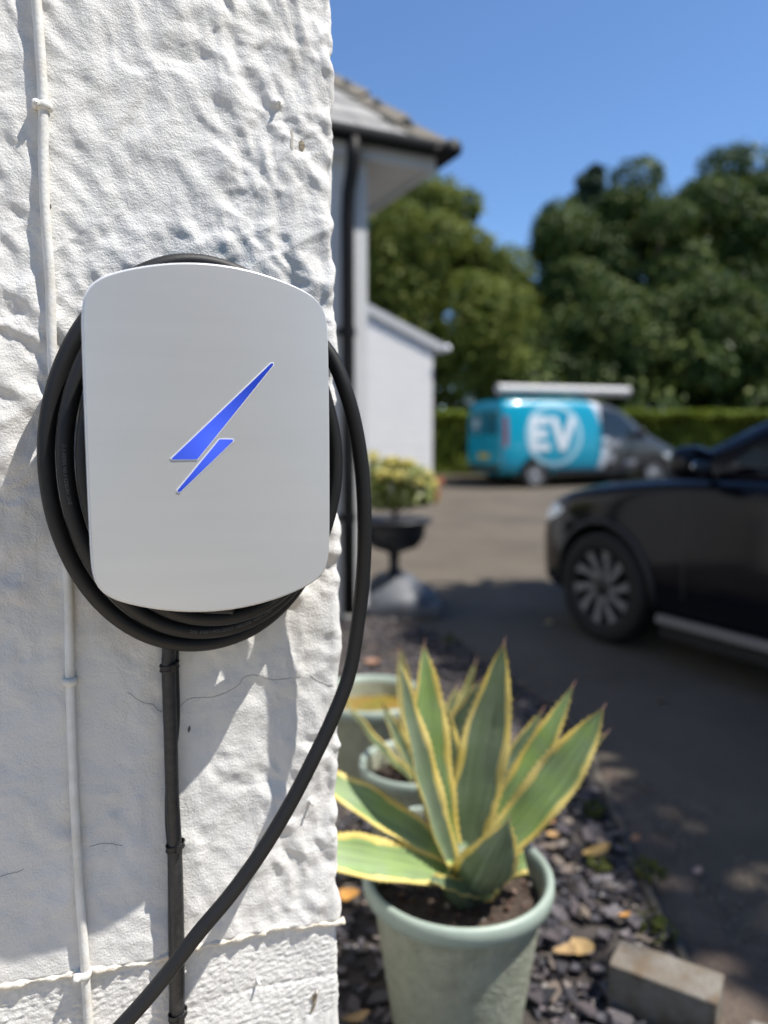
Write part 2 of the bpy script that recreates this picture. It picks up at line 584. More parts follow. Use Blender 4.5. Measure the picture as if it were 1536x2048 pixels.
# hedge behind the van
HY = 18.3
hz_top = at(1000, 822, HY).z
hedge = thing('hedge', 'long clipped green hedge behind the turquoise van', 'hedge', (4, HY, gz(HY)))
hr = np.random.RandomState(21)
def box_leaves(name, n, lo, hi, size, seed, skin=0.16):
    r = np.random.RandomState(seed)
    lo, hi = np.array(lo, float), np.array(hi, float)
    P = lo + (hi - lo) * r.rand(n, 3)
    face = r.rand(n)
    Nn = r.normal(size=(n, 3)) * 0.6
    fr_ = face < 0.62
    tp = ~fr_
    wob = 0.10 * pnoise(P[:, 0] * 1.3, P[:, 2] * 1.3, 5)
    P[fr_, 1] = lo[1] + wob[fr_] * 1.6 + skin * r.rand(fr_.sum()) + 0.42 * (P[fr_, 2] - lo[2]) / (hi[2] - lo[2])
    wob2 = 0.07 * pnoise(P[:, 0] * 1.7, P[:, 1] * 1.7, 6)
    P[tp, 2] = hi[2] + wob2[tp] - skin * r.rand(tp.sum())
    Nn[fr_] += (0.35, -0.7, 0.9); Nn[tp] += (0.2, 0, 1)
    Nn /= np.linalg.norm(Nn, axis=1)[:, None]
    t = r.normal(size=(n, 3)); t -= Nn * np.sum(t * Nn, 1)[:, None]; t /= np.linalg.norm(t, axis=1)[:, None]
    b = np.cross(Nn, t); s = size * (0.6 + 0.8 * r.rand(n))[:, None]
    v = np.stack([P - t * s * .5, P + b * s * .3, P + t * s * .5, P - b * s * .3], 1).reshape(-1, 3)
    q = np.arange(4 * n).reshape(n, 4)
    return mesh_np(name, v, np.concatenate([q[:, [0, 1, 2]], q[:, [0, 2, 3]]], 1), 3)
link('foliage', box_leaves('foliage', 42000, (-7, -0.5, 0.05), (11, 0.6, hz_top - gz(HY)), 0.11, 22), M_leaf_hedge, hedge)
core = MB().box((2, 0.36, (hz_top - gz(HY)) / 2 - 0.06), (17.6, 0.5, hz_top - gz(HY) - 0.14))
M_twig = mat('hedge_core', (0.03, 0.035, 0.015), 0.95, var=(0.06, 0.05, 0.03), vscale=10, bump=[(12, 0.08)])
core.obj('branches', M_twig, hedge)

# strip of soil under the hedge with its low kerb
sb = MB().box((3.5, HY - 0.95, gz(HY) + 0.03), (23, 0.9, 0.12))
structure(sb.obj('hedge_soil', M_soil, None, bevel=0.02))

# ================================================================== NEAR WALL
M_wall = mat('white_masonry_paint', (0.75, 0.738, 0.71), 0.72, var=(0.69, 0.678, 0.65), vscale=9, bump=[(1000, 0.0005), (420, 0.0009)], spec=0.25)
add_layer(M_wall, (0.66, 0.64, 0.57), 5.0, 0.56, 0.74, 0.55)
M_plinth = M_wall
M_cream = mat('cream_mortar', (0.70, 0.62, 0.50), 0.85, var=(0.76, 0.73, 0.67), vscale=50, bump=[(260, 0.002)], spec=0.2)

u_edge = (uz(672, 600)[0] + uz(683, 1500)[0]) / 2
def z_line(u):
    return 1.25 - 0.583 - 0.086 * u + 0.003 * np.sin(u * 23)

def wall_height(s, z):
    """relief of the painted render in metres; s runs along the wall and round its corner"""
    wx = s + 0.012 * pnoise(s * 14, z * 14, 1)
    wz = z + 0.012 * pnoise(s * 14, z * 14, 2)
    big = 0.0055 * pnoise(s * 3.3, z * 2.6, 3)
    rough = 0.60 + 0.50 * sstep(-0.12, 0.35, pnoise(s * 4.2 + 3, z * 3.4, 4) + (s + 0.05) * 1.6 + np.maximum(z - 1.35, 0) * 1.0)
    rough = rough * (1 - 0.42 * sstep(1.12, 0.95, z) * sstep(0.05, -0.05, s))
    l1 = pnoise(wx * 23, wz * 17, 5)
    l1 = np.where(l1 > 0, l1, l1 * 0.75)
    l2 = pnoise(wx * 46 + wz * 14, wz * 34, 6)
    pit = -np.maximum(pnoise(wx * 31, wz * 24, 12) - 0.36, 0) * 0.006
    ridge = (1 - np.abs(pnoise(wx * 16 - wz * 9, wz * 14, 7))) ** 5
    l3 = pnoise(wx * 100, wz * 84, 8)
    br = pnoise(s * 55, z * 210, 9)
    h = big + rough * (0.0039 * l1 + 0.0031 * l2 + 0.0010 * ridge + pit + 0.00085 * l3) + 0.00012 * br
    h += 0.00016 * pnoise(s * 190, z * 190, 10)
    # edge of the wall: thick paint rolls and lumps
    e = np.exp(-((s - u_edge) / 0.018) ** 2)
    h += e * (0.0055 * pnoise(s * 12, z * 13, 13) + 0.0028 * pnoise(s * 40, z * 37, 14))
    for (pu, pz), w_, a_ in BLOBS:
        h += a_ * np.exp(-(((s - pu) ** 2 + (z - pz) ** 2) / w_ ** 2))
    # lower band under the mortar line: set back, stippled and brushed sideways
    d = z - z_line(s)
    low = 1 - sstep(-0.006, 0.0015, d)
    stip = 0.0009 * pnoise(s * 120, z * 230, 15) + 0.0007 * pnoise(s * 210, z * 330, 16) + 0.0016 * pnoise(s * 16, z * 20, 17)
    h = h * (1 - low) + low * (big - 0.0045 + stip)
    course = np.exp(-((z - z_line(s) + 0.074 + 0.002 * pnoise(s * 30, z, 18)) / 0.0035) ** 2)
    h -= course * 0.0012 * sstep(-0.1, 0.1, s)
    return h
BLOBS = []
for (px_, py_), w_, a_ in [((555, 208), .004, .004), ((672, 1100), .010, .006), ((684, 1490), .010, .005), 
                           ((620, 1600), .003, .003), ((520, 1880), .008, .006),
                           ((560, 1868), .010, .005), ((600, 1862), .007, .004)]:
    BLOBS.append((uz(px_, py_), w_, a_))

fine = 0.0017
s_f = np.arange(-0.46, u_edge + 0.075, fine)
s_l = [-0.46 - 0.004 * 1.35 ** k * 1.0 for k in range(1, 24)]
s_l = np.array(sorted(set([max(v_, -1.7) for v_ in s_l])))
s_r = u_edge + 0.075 + np.array([0.004, 0.010, 0.02, 0.04, 0.08, 0.16, 0.3, 0.5])
S = np.concatenate([s_l, s_f, s_r])
z_f = np.arange(0.53, 1.84, fine)
z_lo = np.array([-0.05, 0.1, 0.22, 0.32, 0.40, 0.46, 0.50, 0.52])
z_hi = 1.84 + np.array([0.005, 0.015, 0.03, 0.06, 0.12, 0.25, 0.45, 0.7, 0.9])
Z = np.concatenate([z_lo, z_f, z_hi])
SS, ZZ = np.meshgrid(S, Z)
HH = wall_height(SS, ZZ)
CR = 0.011                                    # corner radius
th = np.clip((SS - (u_edge - CR)) / (CR * math.pi / 2), 0, 1) * (math.pi / 2)
flat = SS <= u_edge - CR
past = np.maximum(SS - (u_edge - CR) - CR * math.pi / 2, 0)
uu = np.where(flat, SS, u_edge - CR + CR * np.sin(th))
nn = np.where(flat, 0.0, -CR + CR * np.cos(th)) - past
du, dn = np.sin(th), np.cos(th)
uu = uu + du * HH
nn = nn + dn * HH
Un, Nn_, Pn = np.array(U), np.array(N), np.array(P0)
XYZ = Pn + uu[..., None] * Un + nn[..., None] * Nn_ + ZZ[..., None] * np.array([0, 0, 1.0])
ny, nx = SS.shape
ids = np.arange(ny * nx).reshape(ny, nx)
quads = np.stack([ids[:-1, :-1], ids[:-1, 1:], ids[1:, 1:], ids[1:, :-1]], -1).reshape(-1, 4)
wall = thing('house_wall', 'thickly painted white rendered wall end carrying the charger', 'wall', W(0, 0, 0))
render_me = local(wall, mesh_np('render_coat', XYZ.reshape(-1, 3), quads, 4, True))
link('render_coat', render_me, M_wall, wall)

def hw(u, z):
    return float(wall_height(np.array([u]), np.array([z]))[0])

# solid core and coping so the wall is a body from every side
core = MB()
cc = W((-1.68 + u_edge - 0.02) / 2, -1.62, 1.32)
core.box(cc - wall.location, (u_edge - 0.02 + 1.68, 3.2, 2.8), Matrix.Rotation(math.pi / 2 - WA, 3, 'Z'))
core.obj('masonry_core', M_wall, wall)

# cream mortar fillet along the line
mb = MB()
for seg, (ua, ub) in enumerate([(-0.44, -0.13), (-0.132, -0.012), (-0.014, 0.082), (0.08, u_edge + 0.004)]):
    pts, rs = [], []
    k = int((ub - ua) / 0.004)
    for i in range(k + 1):
        u_ = ua + (ub - ua) * i / k
        wob = 0.0016 * math.sin(u_ * 47 + seg) + 0.001 * math.sin(u_ * 141)
        pts.append(W(u_, -0.0022 + hw(u_, z_line(u_) + 0.004) * 0.6, float(z_line(u_)) - 0.0015 + wob) - wall.location)
        nz_ = float(pnoise(np.array([u_ * 60.0]), np.array([seg * 3.3]), 21)[0])
        rs.append(max(0.0016, 0.0036 + 0.0030 * nz_ + 0.0008 * math.sin(u_ * 410)))
    mb.tube(pts, rs, 10)
mb.obj('mortar_fillet', M_cream, wall, True)

# nails, plugs, a flake of lost paint
M_nailrust = mat('weathered_nail', (0.30, 0.26, 0.22), 0.8, var=(0.75, 0.74, 0.70), vscale=300)
M_hole = mat('bare_stone', (0.16, 0.13, 0.09), 0.95, var=(0.35, 0.30, 0.22), vscale=200, bump=[(400, 0.001)])
M_crack = mat('crack_dirt', (0.10, 0.095, 0.09), 0.95)
def wnail(px, py, r, L, m):
    u_, z_ = uz(px, py)
    b_ = W(u_, hw(u_, z_) - 0.002, z_) - wall.location
    e_ = b_ + N * (L + 0.002) + U * (L * 0.15) + Vector((0, 0, -L * 0.1))
    mb = MB(); mb.tube([b_, b_.lerp(e_, .7), e_], [r, r * .9, r * .8], 8)
    return mb.obj('nail', m, wall, True)
for a in [(555, 208, .0022, .0025, M_wall), (620, 1603, .0020, .006, M_wall), (516, 1965, .0020, .008, M_wall), (633, 1985, .002, .004, M_nailrust)]:
    wnail(*a)
def blotch(name, pts, off, m):
    v = []
    for (px, py) in pts:
        u_, z_ = uz(px, py)
        v.append(W(u_, hw(u_, z_) + off, z_) - wall.location)
    c = sum(v, Vector()) / len(v) + N * 0.0004
    v.append(c)
    k = len(pts)
    return link(name, mesh_py(name, v, [(i, (i + 1) % k, k) for i in range(k)]), m, wall)
blotch('paint_flake_scar', [(597, 286), (602, 280), (609, 284), (611, 294), (606, 303), (599, 300)], 0.0006, M_hole)
blotch('paint_flake_scar', [(580, 262), (585, 258), (586, 280), (584, 300), (579, 296), (581, 278)], 0.0006, mat('bared_render', (0.45, 0.42, 0.36), 0.9))
blotch('paint_flake_scar', [(622, 1996), (633, 1980), (637, 1990), (632, 2012), (624, 2030), (621, 2026), (627, 2010)], 0.0008, M_hole)
blotch('paint_flake_scar', [(377, 1456), (381, 1452), (382, 1460), (378, 1467), (376, 1463)], 0.0005, M_crack)
blotch('paint_flake_scar', [(98, 414), (102, 412), (103, 420), (99, 424)], 0.0062, M_crack)

def crack(pts, r=0.00024):
    P = catmull([Vector((a, b, 0)) for a, b in pts], 6)
    rr = random.Random(int(pts[0][0]))
    out = []
    for p in P:
        u_, z_ = uz(p.x + rr.uniform(-1.2, 1.2), p.y + rr.uniform(-1.2, 1.2))
        out.append(W(u_, hw(u_, z_) + 0.0001, z_) - wall.location)
    mb = MB(); mb.tube(out, r, 5)
    return mb.obj('crack', M_crack, wall)
crack([(255, 1385), (285, 1405), (305, 1410), (318, 1422), (330, 1424)])
crack([(360, 1415), (385, 1397), (430, 1393), (470, 1375), (490, 1353), (515, 1350), (545, 1358), (600, 1352)], 0.00026)
crack([(620, 1350), (640, 1365), (665, 1372)])
crack([(180, 1694), (210, 1688), (245, 1693)], 0.00025)
crack([(0, 1752), (25, 1745), (48, 1738)], 0.00025)

# white-painted old cable running down the wall
M_oldcable = mat('painted_cable', (0.77, 0.765, 0.74), 0.6, var=(0.66, 0.63, 0.56), vscale=40, bump=[(300, 0.0006)])
def wpath(pts, n, bias=0.0):
    out = []
    for (px, py) in pts:
        u_, z_ = uz(px, py, n)
        out.append(W(u_, n + hw(u_, z_) * 0.6 + bias, z_))
    return out
old_pts = [(66, -60), (76, 40), (86, 200), (87, 330), (92, 450), (100, 560), (104, 690), (112, 850), (126, 1020), (137, 1180), (140, 1350), (147, 1560), (158, 1760), (168, 1900), (172, 1970), (178, 2060), (184, 2140)]
oldc = thing('painted_cable', 'old thin cable painted over in white, running down the wall left', 'cable', wpath([(140, 1350)], 0)[0])
mb = MB(); mb.tube([p - oldc.location for p in catmull(wpath(old_pts, 0.0042), 12)], 0.0048, 12)
mb.obj('sheath', M_oldcable, oldc, True)
def clip(px, py, r=0.0072, nail=True):
    p = wpath([(px, py)], 0.0042)[0] - oldc.location
    t = Vector((0, 0, 1))
    mb = MB(); mb.tube([p - t * .0042, p - t * .003, p + t * .003, p + t * .0042], [r * .75, r, r, r * .75], 12)
    c = mb.obj('clip', M_oldcable, oldc, True)
    if nail:
        mb = MB(); b_ = p - U * 0.0075
        mb.tube([b_ - N * .004, b_ + N * .007, b_ + N * .0075], [.0036, .0038, .0022], 12)
        mb.tube([b_ + N * .0074, b_ + N * .0086], .0016, 8)
        mb.obj('nail_boss', M_oldcable, c, True)
    return c
clip(89, 213); clip(140, 1362, .0078, False); clip(168, 1950, .0078)

# ================================================================== CHARGER
UC, ZC = 0.011, 1.25 - 0.0012
M_plate = mat('satin_silver', (0.60, 0.605, 0.605), 0.36, metal=0.40, var=(0.575, 0.58, 0.58), vscale=3.0, bump=[(900, 0.00002)], stretch=(1, 1, 14))
M_trim = mat('white_plate_rim', (0.83, 0.84, 0.86), 0.35)
M_blackplastic = mat('black_plastic', (0.012, 0.012, 0.013), 0.5, bump=[(600, 0.0002)])
M_rubber = mat('black_cable_rubber', (0.011, 0.0113, 0.0122), 0.52, var=(0.014, 0.0138, 0.0142), vscale=30, bump=[(350, 0.00012)], spec=0.38)

def plate_outline(hw_, hh, n=160):
    """rounded shape: bowed top and bottom, near straight sides, big soft corners"""
    sag, rc = 0.0255, 0.036
    pts = []
    Rr = hw_ ** 2 / (2 * sag)
    top = [(x, hh - x * x / (2 * Rr)) for x in np.linspace(-hw_, hw_, 60)]
    side = [(hw_ + 0.0012 * (1 - (y / hh) ** 2), y) for y in np.linspace(hh - sag, -(hh - sag), 60)]
    bot = [(-x, -y) for x, y in top]
    sl = [(-x, -y) for x, y in side]
    poly = np.array(top + side[1:-1] + bot + sl[1:-1])
    # round the corners: repeated averaging along the outline by arc length
    def resample(p, m):
        q = np.vstack([p, p[:1]])
        d = np.r_[0, np.cumsum(np.linalg.norm(np.diff(q, axis=0), axis=1))]
        t = np.linspace(0, d[-1], m, endpoint=False)
        return np.c_[np.interp(t, d, q[:, 0]), np.interp(t, d, q[:, 1])]
    p = resample(poly, 800)
    L = 1.05
    w = 25
    ker = np.hanning(2 * w + 1); ker /= ker.sum()
    for _ in range(2):
        pp = np.vstack([p[-w:], p, p[:w]])
        p = np.c_[np.convolve(pp[:, 0], ker, 'valid'), np.convolve(pp[:, 1], ker, 'valid')]
    # restore the extents lost by averaging
    p[:, 0] *= hw_ / np.abs(p[:, 0]).max()
    p[:, 1] *= hh / np.abs(p[:, 1]).max()
    return resample(p, n)

charger = thing('ev_charger', 'silver wall box charger with a lit blue lightning bolt', 'charger', W(UC, 0, ZC))
CHL = Matrix.Translation(Vector())
def WL(u, n, z):
    return U * u + N * n + Vector((0, 0, z))
OUT = plate_outline(0.1135, 0.1612)
def dome(u, z):
    return -0.45 * u * u - 0.06 * z * z
def slab(name, rings, m, closed_back=True):
    """rings: (scale or inset, n) from the middle of the face to the back"""
    v, f = [], []
    k = len(OUT)
    nrm = np.roll(OUT, -1, 0) - np.roll(OUT, 1, 0)
    nrm = np.c_[-nrm[:, 1], nrm[:, 0]]; nrm /= np.linalg.norm(nrm, axis=1)[:, None]
    if (nrm * OUT).sum() < 0:
        nrm = -nrm
    v.append(WL(0, rings[0][1], 0))
    for sc, inset, n_ in [(s_, i_, n__) for s_, n__, i_ in [(r[0], r[1], r[2]) for r in rings]]:
        for i in range(k):
            x, z = OUT[i] * sc + nrm[i] * inset
            v.append(WL(x, n_ + dome(x, z), z))
    for i in range(k):
        f.append((0, 1 + i, 1 + (i + 1) % k))
    for j in range(len(rings) - 1):
        for i in range(k):
            a = 1 + j * k + i; b = 1 + j * k + (i + 1) % k
            f.append((a, a + k, b + k, b))
    f.append(tuple(1 + (len(rings) - 1) * k + i for i in range(k)))
    me = mesh_py(name, v, f)
    bm = bmesh.new(); bm.from_mesh(me)
    bmesh.ops.recalc_face_normals(bm, faces=bm.faces[:]); bm.to_mesh(me); bm.free()
    return autosmooth(me, 50)
n0 = PLATE_N
link('face_plate', slab('face_plate', [(.25, n0, 0), (.5, n0, 0), (.75, n0, 0), (.92, n0, 0), (.982, n0, 0), (1, n0, -.0010), (1, n0, -.0008), (1, n0 - .0003, -.0002), (1, n0 - .001, 0), (1, n0 - .0022, 0)], M_plate), M_plate, charger)
link('plate_rim', slab('plate_rim', [(.9, n0 - .0024, 0), (1, n0 - .0024, .0005), (1, n0 - .0030, .0010), (1, n0 - .0052, .0010), (1, n0 - .0058, .0004), (.95, n0 - .006, 0)], M_trim), M_trim, charger)
link('housing', slab('housing', [(.85, n0 - .0064, 0), (.93, n0 - .0064, 0), (.95, n0 - .009, 0), (.93, n0 - .016, 0), (.85, n0 - .022, 0), (.83, .02, 0), (.84, .004, 0), (.84, -0.006, 0)], M_blackplastic), M_blackplastic, charger)

M_led = bpy.data.materials.new('blue_light')
M_led.use_nodes = True
nt = M_led.node_tree
b = nt.nodes['Principled BSDF']
b.inputs['Base Color'].default_value = (0.02, 0.05, 0.35, 1)
b.inputs['Roughness'].default_value = 0.25
tc = nt.nodes.new('ShaderNodeTexCoord')
vm = nt.nodes.new('ShaderNodeVectorMath'); vm.operation = 'LENGTH'
mp = nt.nodes.new('ShaderNodeMapping')
nt.links.new(tc.outputs['Object'], mp.inputs['Vector'])
nt.links.new(mp.outputs['Vector'], vm.inputs[0])
rp = nt.nodes.new('ShaderNodeValToRGB')
rp.color_ramp.elements[0].position = 0.0
rp.color_ramp.elements[0].color = (0.070, 0.125, 0.74, 1)
rp.color_ramp.elements[1].position = 1.0
rp.color_ramp.elements[1].color = (0.005, 0.014, 0.16, 1)
ml = nt.nodes.new('ShaderNodeMath'); ml.operation = 'MULTIPLY'; ml.inputs[1].default_value = 1 / 0.065
nt.links.new(vm.outputs['Value'], ml.inputs[0])
nt.links.new(ml.outputs[0], rp.inputs['Fac'])
nt.links.new(rp.outputs['Color'], b.inputs['Emission Color'])
b.inputs['Emission Strength'].default_value = 0.62
bolt_c = uz(425, 880, n0)
def bolt_pt(px, py, lift):
    u_, z_ = uz(px, py, n0)
    u_ -= UC; z_ -= ZC
    return u_, z_
def inlay(name, pts, grow, lift, m, parent, wall_th=0.0006):
    q = [bolt_pt(px, py, 0) for px, py in pts]
    k = len(q)
    area = sum(q[i][0] * q[(i + 1) % k][1] - q[(i + 1) % k][0] * q[i][1] for i in range(k))
    sg = 1 if area > 0 else -1
    o_ = []
    for i in range(k):
        a, b_, c_ = Vector(q[i - 1]), Vector(q[i]), Vector(q[(i + 1) % k])
        e1, e2 = (b_ - a).normalized(), (c_ - b_).normalized()
        n1, n2 = Vector((e1.y, -e1.x)) * sg, Vector((e2.y, -e2.x)) * sg
        nn_ = (n1 + n2).normalized()
        o_.append(b_ + nn_ * (grow / max(0.45, nn_.dot(n1))))
    bm = bmesh.new()
    bm.faces.new([bm.verts.new((p.x, p.y, 0)) for p in o_])
    bmesh.ops.triangulate(bm, faces=bm.faces[:])
    for _ in range(4):
        le_ = [e for e in bm.edges if e.calc_length() > 0.012]
        if le_:
            bmesh.ops.subdivide_edges(bm, edges=le_, cuts=1)
            bmesh.ops.triangulate(bm, faces=bm.faces[:])
    ex = bmesh.ops.extrude_face_region(bm, geom=bm.faces[:])
    low_ = set(v_ for v_ in ex['geom'] if isinstance(v_, bmesh.types.BMVert))
    for v_ in bm.verts:
        x_, z_ = v_.co.x, v_.co.y
        v_.co = WL(x_, n0 + dome(x_, z_) + lift - (wall_th if v_ in low_ else 0), z_)
    bmesh.ops.recalc_face_normals(bm, faces=bm.faces[:])
    me = bpy.data.meshes.new(name)
    bm.to_mesh(me); bm.free()
    return link(name, me, m, parent)
bolt_hi = [(343.5, 917), (345.5, 919), (394, 918.5), (547, 729.5), (546.5, 726.5), (542.5, 727)]
bolt_lo = [(439, 878.8), (465, 879), (466, 881.5), (360, 984), (356, 983.5), (355.5, 980.5)]
for pl in (bolt_hi, bolt_lo):
    rimo = inlay('bolt_rim', pl, 0.0010, 0.00035, M_trim, charger)
    le = inlay('bolt_light', pl, 0.0001, 0.0007, M_led, rimo)
mp.inputs['Location'].default_value = -WL(bolt_c[0] - UC, n0, bolt_c[1] - ZC)

# ------------------------------------------------------------------ charging cable
CRAD = 0.0082
cz = uz(375, 903, 0.035)
uL = uz(73, 905, 0.030)[0] + CRAD
uR = uz(683, 900, 0.030)[0] - CRAD
zB = uz(360, 1314, 0.030)[1] + CRAD
zT = uz(390, 507, 0.030)[1] - CRAD
TURNS = 3.64
path = []
steps = 58
tot = int(steps * TURNS)
for i in range(tot + 1):
    f = i / steps                      # turns done; starts at the bottom, runs clockwise as seen: bottom -> left -> top -> right
    k = max(0.0, 3.22 - f)
    a = 2 * math.pi * f
    kk = k
    l_ = uL + 0.0168 * kk
    r_ = uR - 0.006 * kk
    b_ = zB + 0.0165 * kk
    t_ = zT - 0.020 * kk
    cu, cz_ = (l_ + r_) / 2, (b_ + t_) / 2
    su, sz = -math.sin(a), -math.cos(a)
    e = 0.97 if sz < 0 else 1.03
    x = math.copysign(abs(su) ** e, su); y = math.copysign(abs(sz) ** e, sz)
    nrm_ = 0.030 + 0.013 * sstep(0.2, 1.0, kk) + 0.012 * sstep(1.1, 2.0, kk) + 0.026 * sstep(2.0, 2.9, kk) + 0.022 * sstep(3.50, 3.64, f)
    path.append(W(cu + x * (r_ - l_) / 2, nrm_, cz_ + y * (t_ - b_) / 2))
# leave the coil behind the plate at the upper right and hang as a loose loop
loose_px = [(657, 706, .058), (688, 772, .064), (710, 850, .064), (724, 940, .062), (729, 1040, .060), (727, 1140, .056), (716, 1245, .052), (699, 1345, .050),
            (668, 1430, .049), (628, 1515, .049), (580, 1608, .050), (525, 1700, .051), (462, 1788, .052), (395, 1868, .053), (332, 1950, .054), (260, 2034, .055), (178, 2115, .055), (60, 2200, .050)]
keep = path
loose = [W(*[(uz(px, py, n_)[0]), n_, uz(px, py, n_)[1]]) for px, py, n_ in loose_px]
ctrl = keep[::3] + loose
cpath = catmull(ctrl, 7)
cable = thing('charging_cable', 'thick black charging cable coiled round the wall charger, end hanging loose', 'cable', W(UC, 0, ZC - 0.2))
mb = MB(); mb.tube([p - cable.location for p in cpath], CRAD, 20)
mb.obj('sheath', M_rubber, cable, True)
# moulded print along the cable
M_print = mat('grey_cable_print', (0.11, 0.11, 0.115), 0.6)
acc = [0.0]
for i in range(1, len(cpath)):
    acc.append(acc[-1] + (cpath[i] - cpath[i - 1]).length)
acc_np = np.array(acc); cp_np = np.array([tuple(p) for p in cpath])
def text_mesh(body, size):
    cu_ = bpy.data.curves.new('t', 'FONT'); cu_.body = body; cu_.size = size; cu_.resolution_u = 2
    o_ = bpy.data.objects.new('t', cu_); col.objects.link(o_)
    dg = bpy.context.evaluated_depsgraph_get()
    me = bpy.data.meshes.new_from_object(o_.evaluated_get(dg))
    bpy.data.objects.remove(o_); bpy.data.curves.remove(cu_)
    return me
def cable_print(body, s0, size=0.0046, roll=0.0):
    me = text_mesh(body, size)
    bm = bmesh.new(); bm.from_mesh(me)
    bmesh.ops.triangulate(bm, faces=bm.faces[:])
    long_e = [e_ for e_ in bm.edges if e_.calc_length() > 0.0012]
    bmesh.ops.subdivide_edges(bm, edges=long_e, cuts=1)
    for v_ in bm.verts:
        s_ = s0 + v_.co.x
        def P(q):
            return Vector([float(np.interp(q, acc_np, cp_np[:, j])) for j in range(3)])
        c_ = P(s_); T = (P(s_ + .003) - P(s_ - .003)).normalized()
        nv = (N - T * N.dot(T)).normalized(); bi = nv.cross(T)
        ph = (v_.co.y - size * 0.35) / CRAD + roll
        v_.co = c_ + (nv * math.cos(ph) + bi * math.sin(ph)) * (CRAD + 0.00012) - cable.location
    bm.to_mesh(me); bm.free()
    return link('print', me, M_print, cable)
def s_near(px, py, n_, lo, hi):
    u_, z_ = uz(px, py, n_)
    q = np.array(W(u_, n_, z_))
    msk = (acc_np >= lo) & (acc_np <= hi)
    d = np.linalg.norm(cp_np - q, axis=1); d[~msk] = 9
    return acc_np[int(d.argmin())]
total = acc_np[-1]
end_coil = acc_np[min(len(acc_np) - 1, (len(keep[::3])) * 7)]
one = end_coil / TURNS
cable_print('EVC H07BZ5-F EN 50620 V C', s_near(120, 1020, .04, end_coil - 1.9 * one, end_coil - 0.9 * one), roll=0.1)
cable_print('EVC H07BZ5-F EV-5G6', s_near(150, 830, .045, end_coil - 2.9 * one, end_coil - 1.9 * one), roll=0.1)
cable_print('GB/T 33594  450/750V  LOAD 5G6+1X0.5  EVC', s_near(560, 1235, .04, end_coil - 1.95 * one, end_coil - 1.0 * one), roll=-0.1)

# ------------------------------------------------------------------ supply cable under the charger
M_swa = mat('black_supply_sheath', (0.016, 0.0165, 0.018), 0.42, bump=[(260, 0.0003)], spec=0.4)
add_dust = mat('dusty_black', (0.015, 0.015, 0.017), 0.5, var=(0.035, 0.035, 0.037), vscale=160)
sup_pts = [(340, 1235), (338, 1300), (337, 1340), (341, 1450), (345, 1580), (351, 1700), (355, 1830), (357, 1950), (357, 2060), (358, 2200)]
sup = thing('supply_cable', 'black supply cable strapped down the wall below the charger', 'cable', wpath([(357, 2000)], 0)[0])
mb = MB(); mb.tube([p - sup.location for p in catmull(wpath(sup_pts, 0.011), 12)], 0.0074, 16)
mb.obj('main_cable', add_dust, sup, True)
thin = [(350, 1240), (350, 1310), (351, 1350), (352, 1450), (340, 1560), (338, 1640), (343, 1720), (344, 1850), (346, 1960), (346, 2060), (346, 2200)]
mb = MB(); mb.tube([p - sup.location for p in catmull(wpath(thin, 0.0055), 12)], 0.0042, 12)
mb.obj('data_cable', M_swa, sup, True)
for (px, py) in [(339, 1332), (351, 1692), (356, 2030)]:
    c_ = wpath([(px, py)], 0.010)[0] - sup.location
    mb = MB()
    ring = []
    for hgt in (-0.0026, 0.0026):
        for k in range(24):
            a = 2 * math.pi * k / 24
            ring.append(c_ + U * (0.0102 * math.cos(a)) + N * (0.0092 * math.sin(a)) + Vector((0, 0, hgt + .002 * math.cos(a))))
    mb.add(ring, [(k, (k + 1) % 24, 24 + (k + 1) % 24, 24 + k) for k in range(24)])
    for k in (-1, 1):
        mb.tube([c_ + U * (0.0102 * math.cos(a)) + N * (0.0092 * math.sin(a)) + Vector((0, 0, k * .0028 + .002 * math.cos(a))) for a in np.linspace(0, 2 * math.pi, 25)], 0.0007, 6, False)
    tie = mb.obj('cable_tie', M_blackplastic, sup, True)
    mb = MB(); mb.box(c_ + N * 0.0105 + U * 0.002, (0.0066, 0.005, 0.0085), Matrix.Rotation(math.pi / 2 - WA, 3, 'Z'))
    mb.obj('tie_head', M_blackplastic, tie, bevel=0.0008)

# ================================================================== POTS
M_pot = mat('sage_pot', (0.36, 0.375, 0.29), 0.62, var=(0.265, 0.28, 0.205), vscale=30, bump=[(150, 0.005), (40, 0.004)])
add_layer(M_pot, (0.47, 0.46, 0.40), 70, 0.58, 0.72, 0.55)
add_layer(M_pot, (0.15, 0.135, 0.10), 9, 0.58, 0.74, 0.5)
M_pot_rim = mat('sage_rim', (0.33, 0.395, 0.34), 0.45, var=(0.29, 0.35, 0.30), vscale=15, bump=[(200, 0.0006)])
M_pot_soil = mat('potting_soil', (0.035, 0.024, 0.017), 0.95, var=(0.085, 0.06, 0.045), vscale=45, bump=[(90, 0.012)])

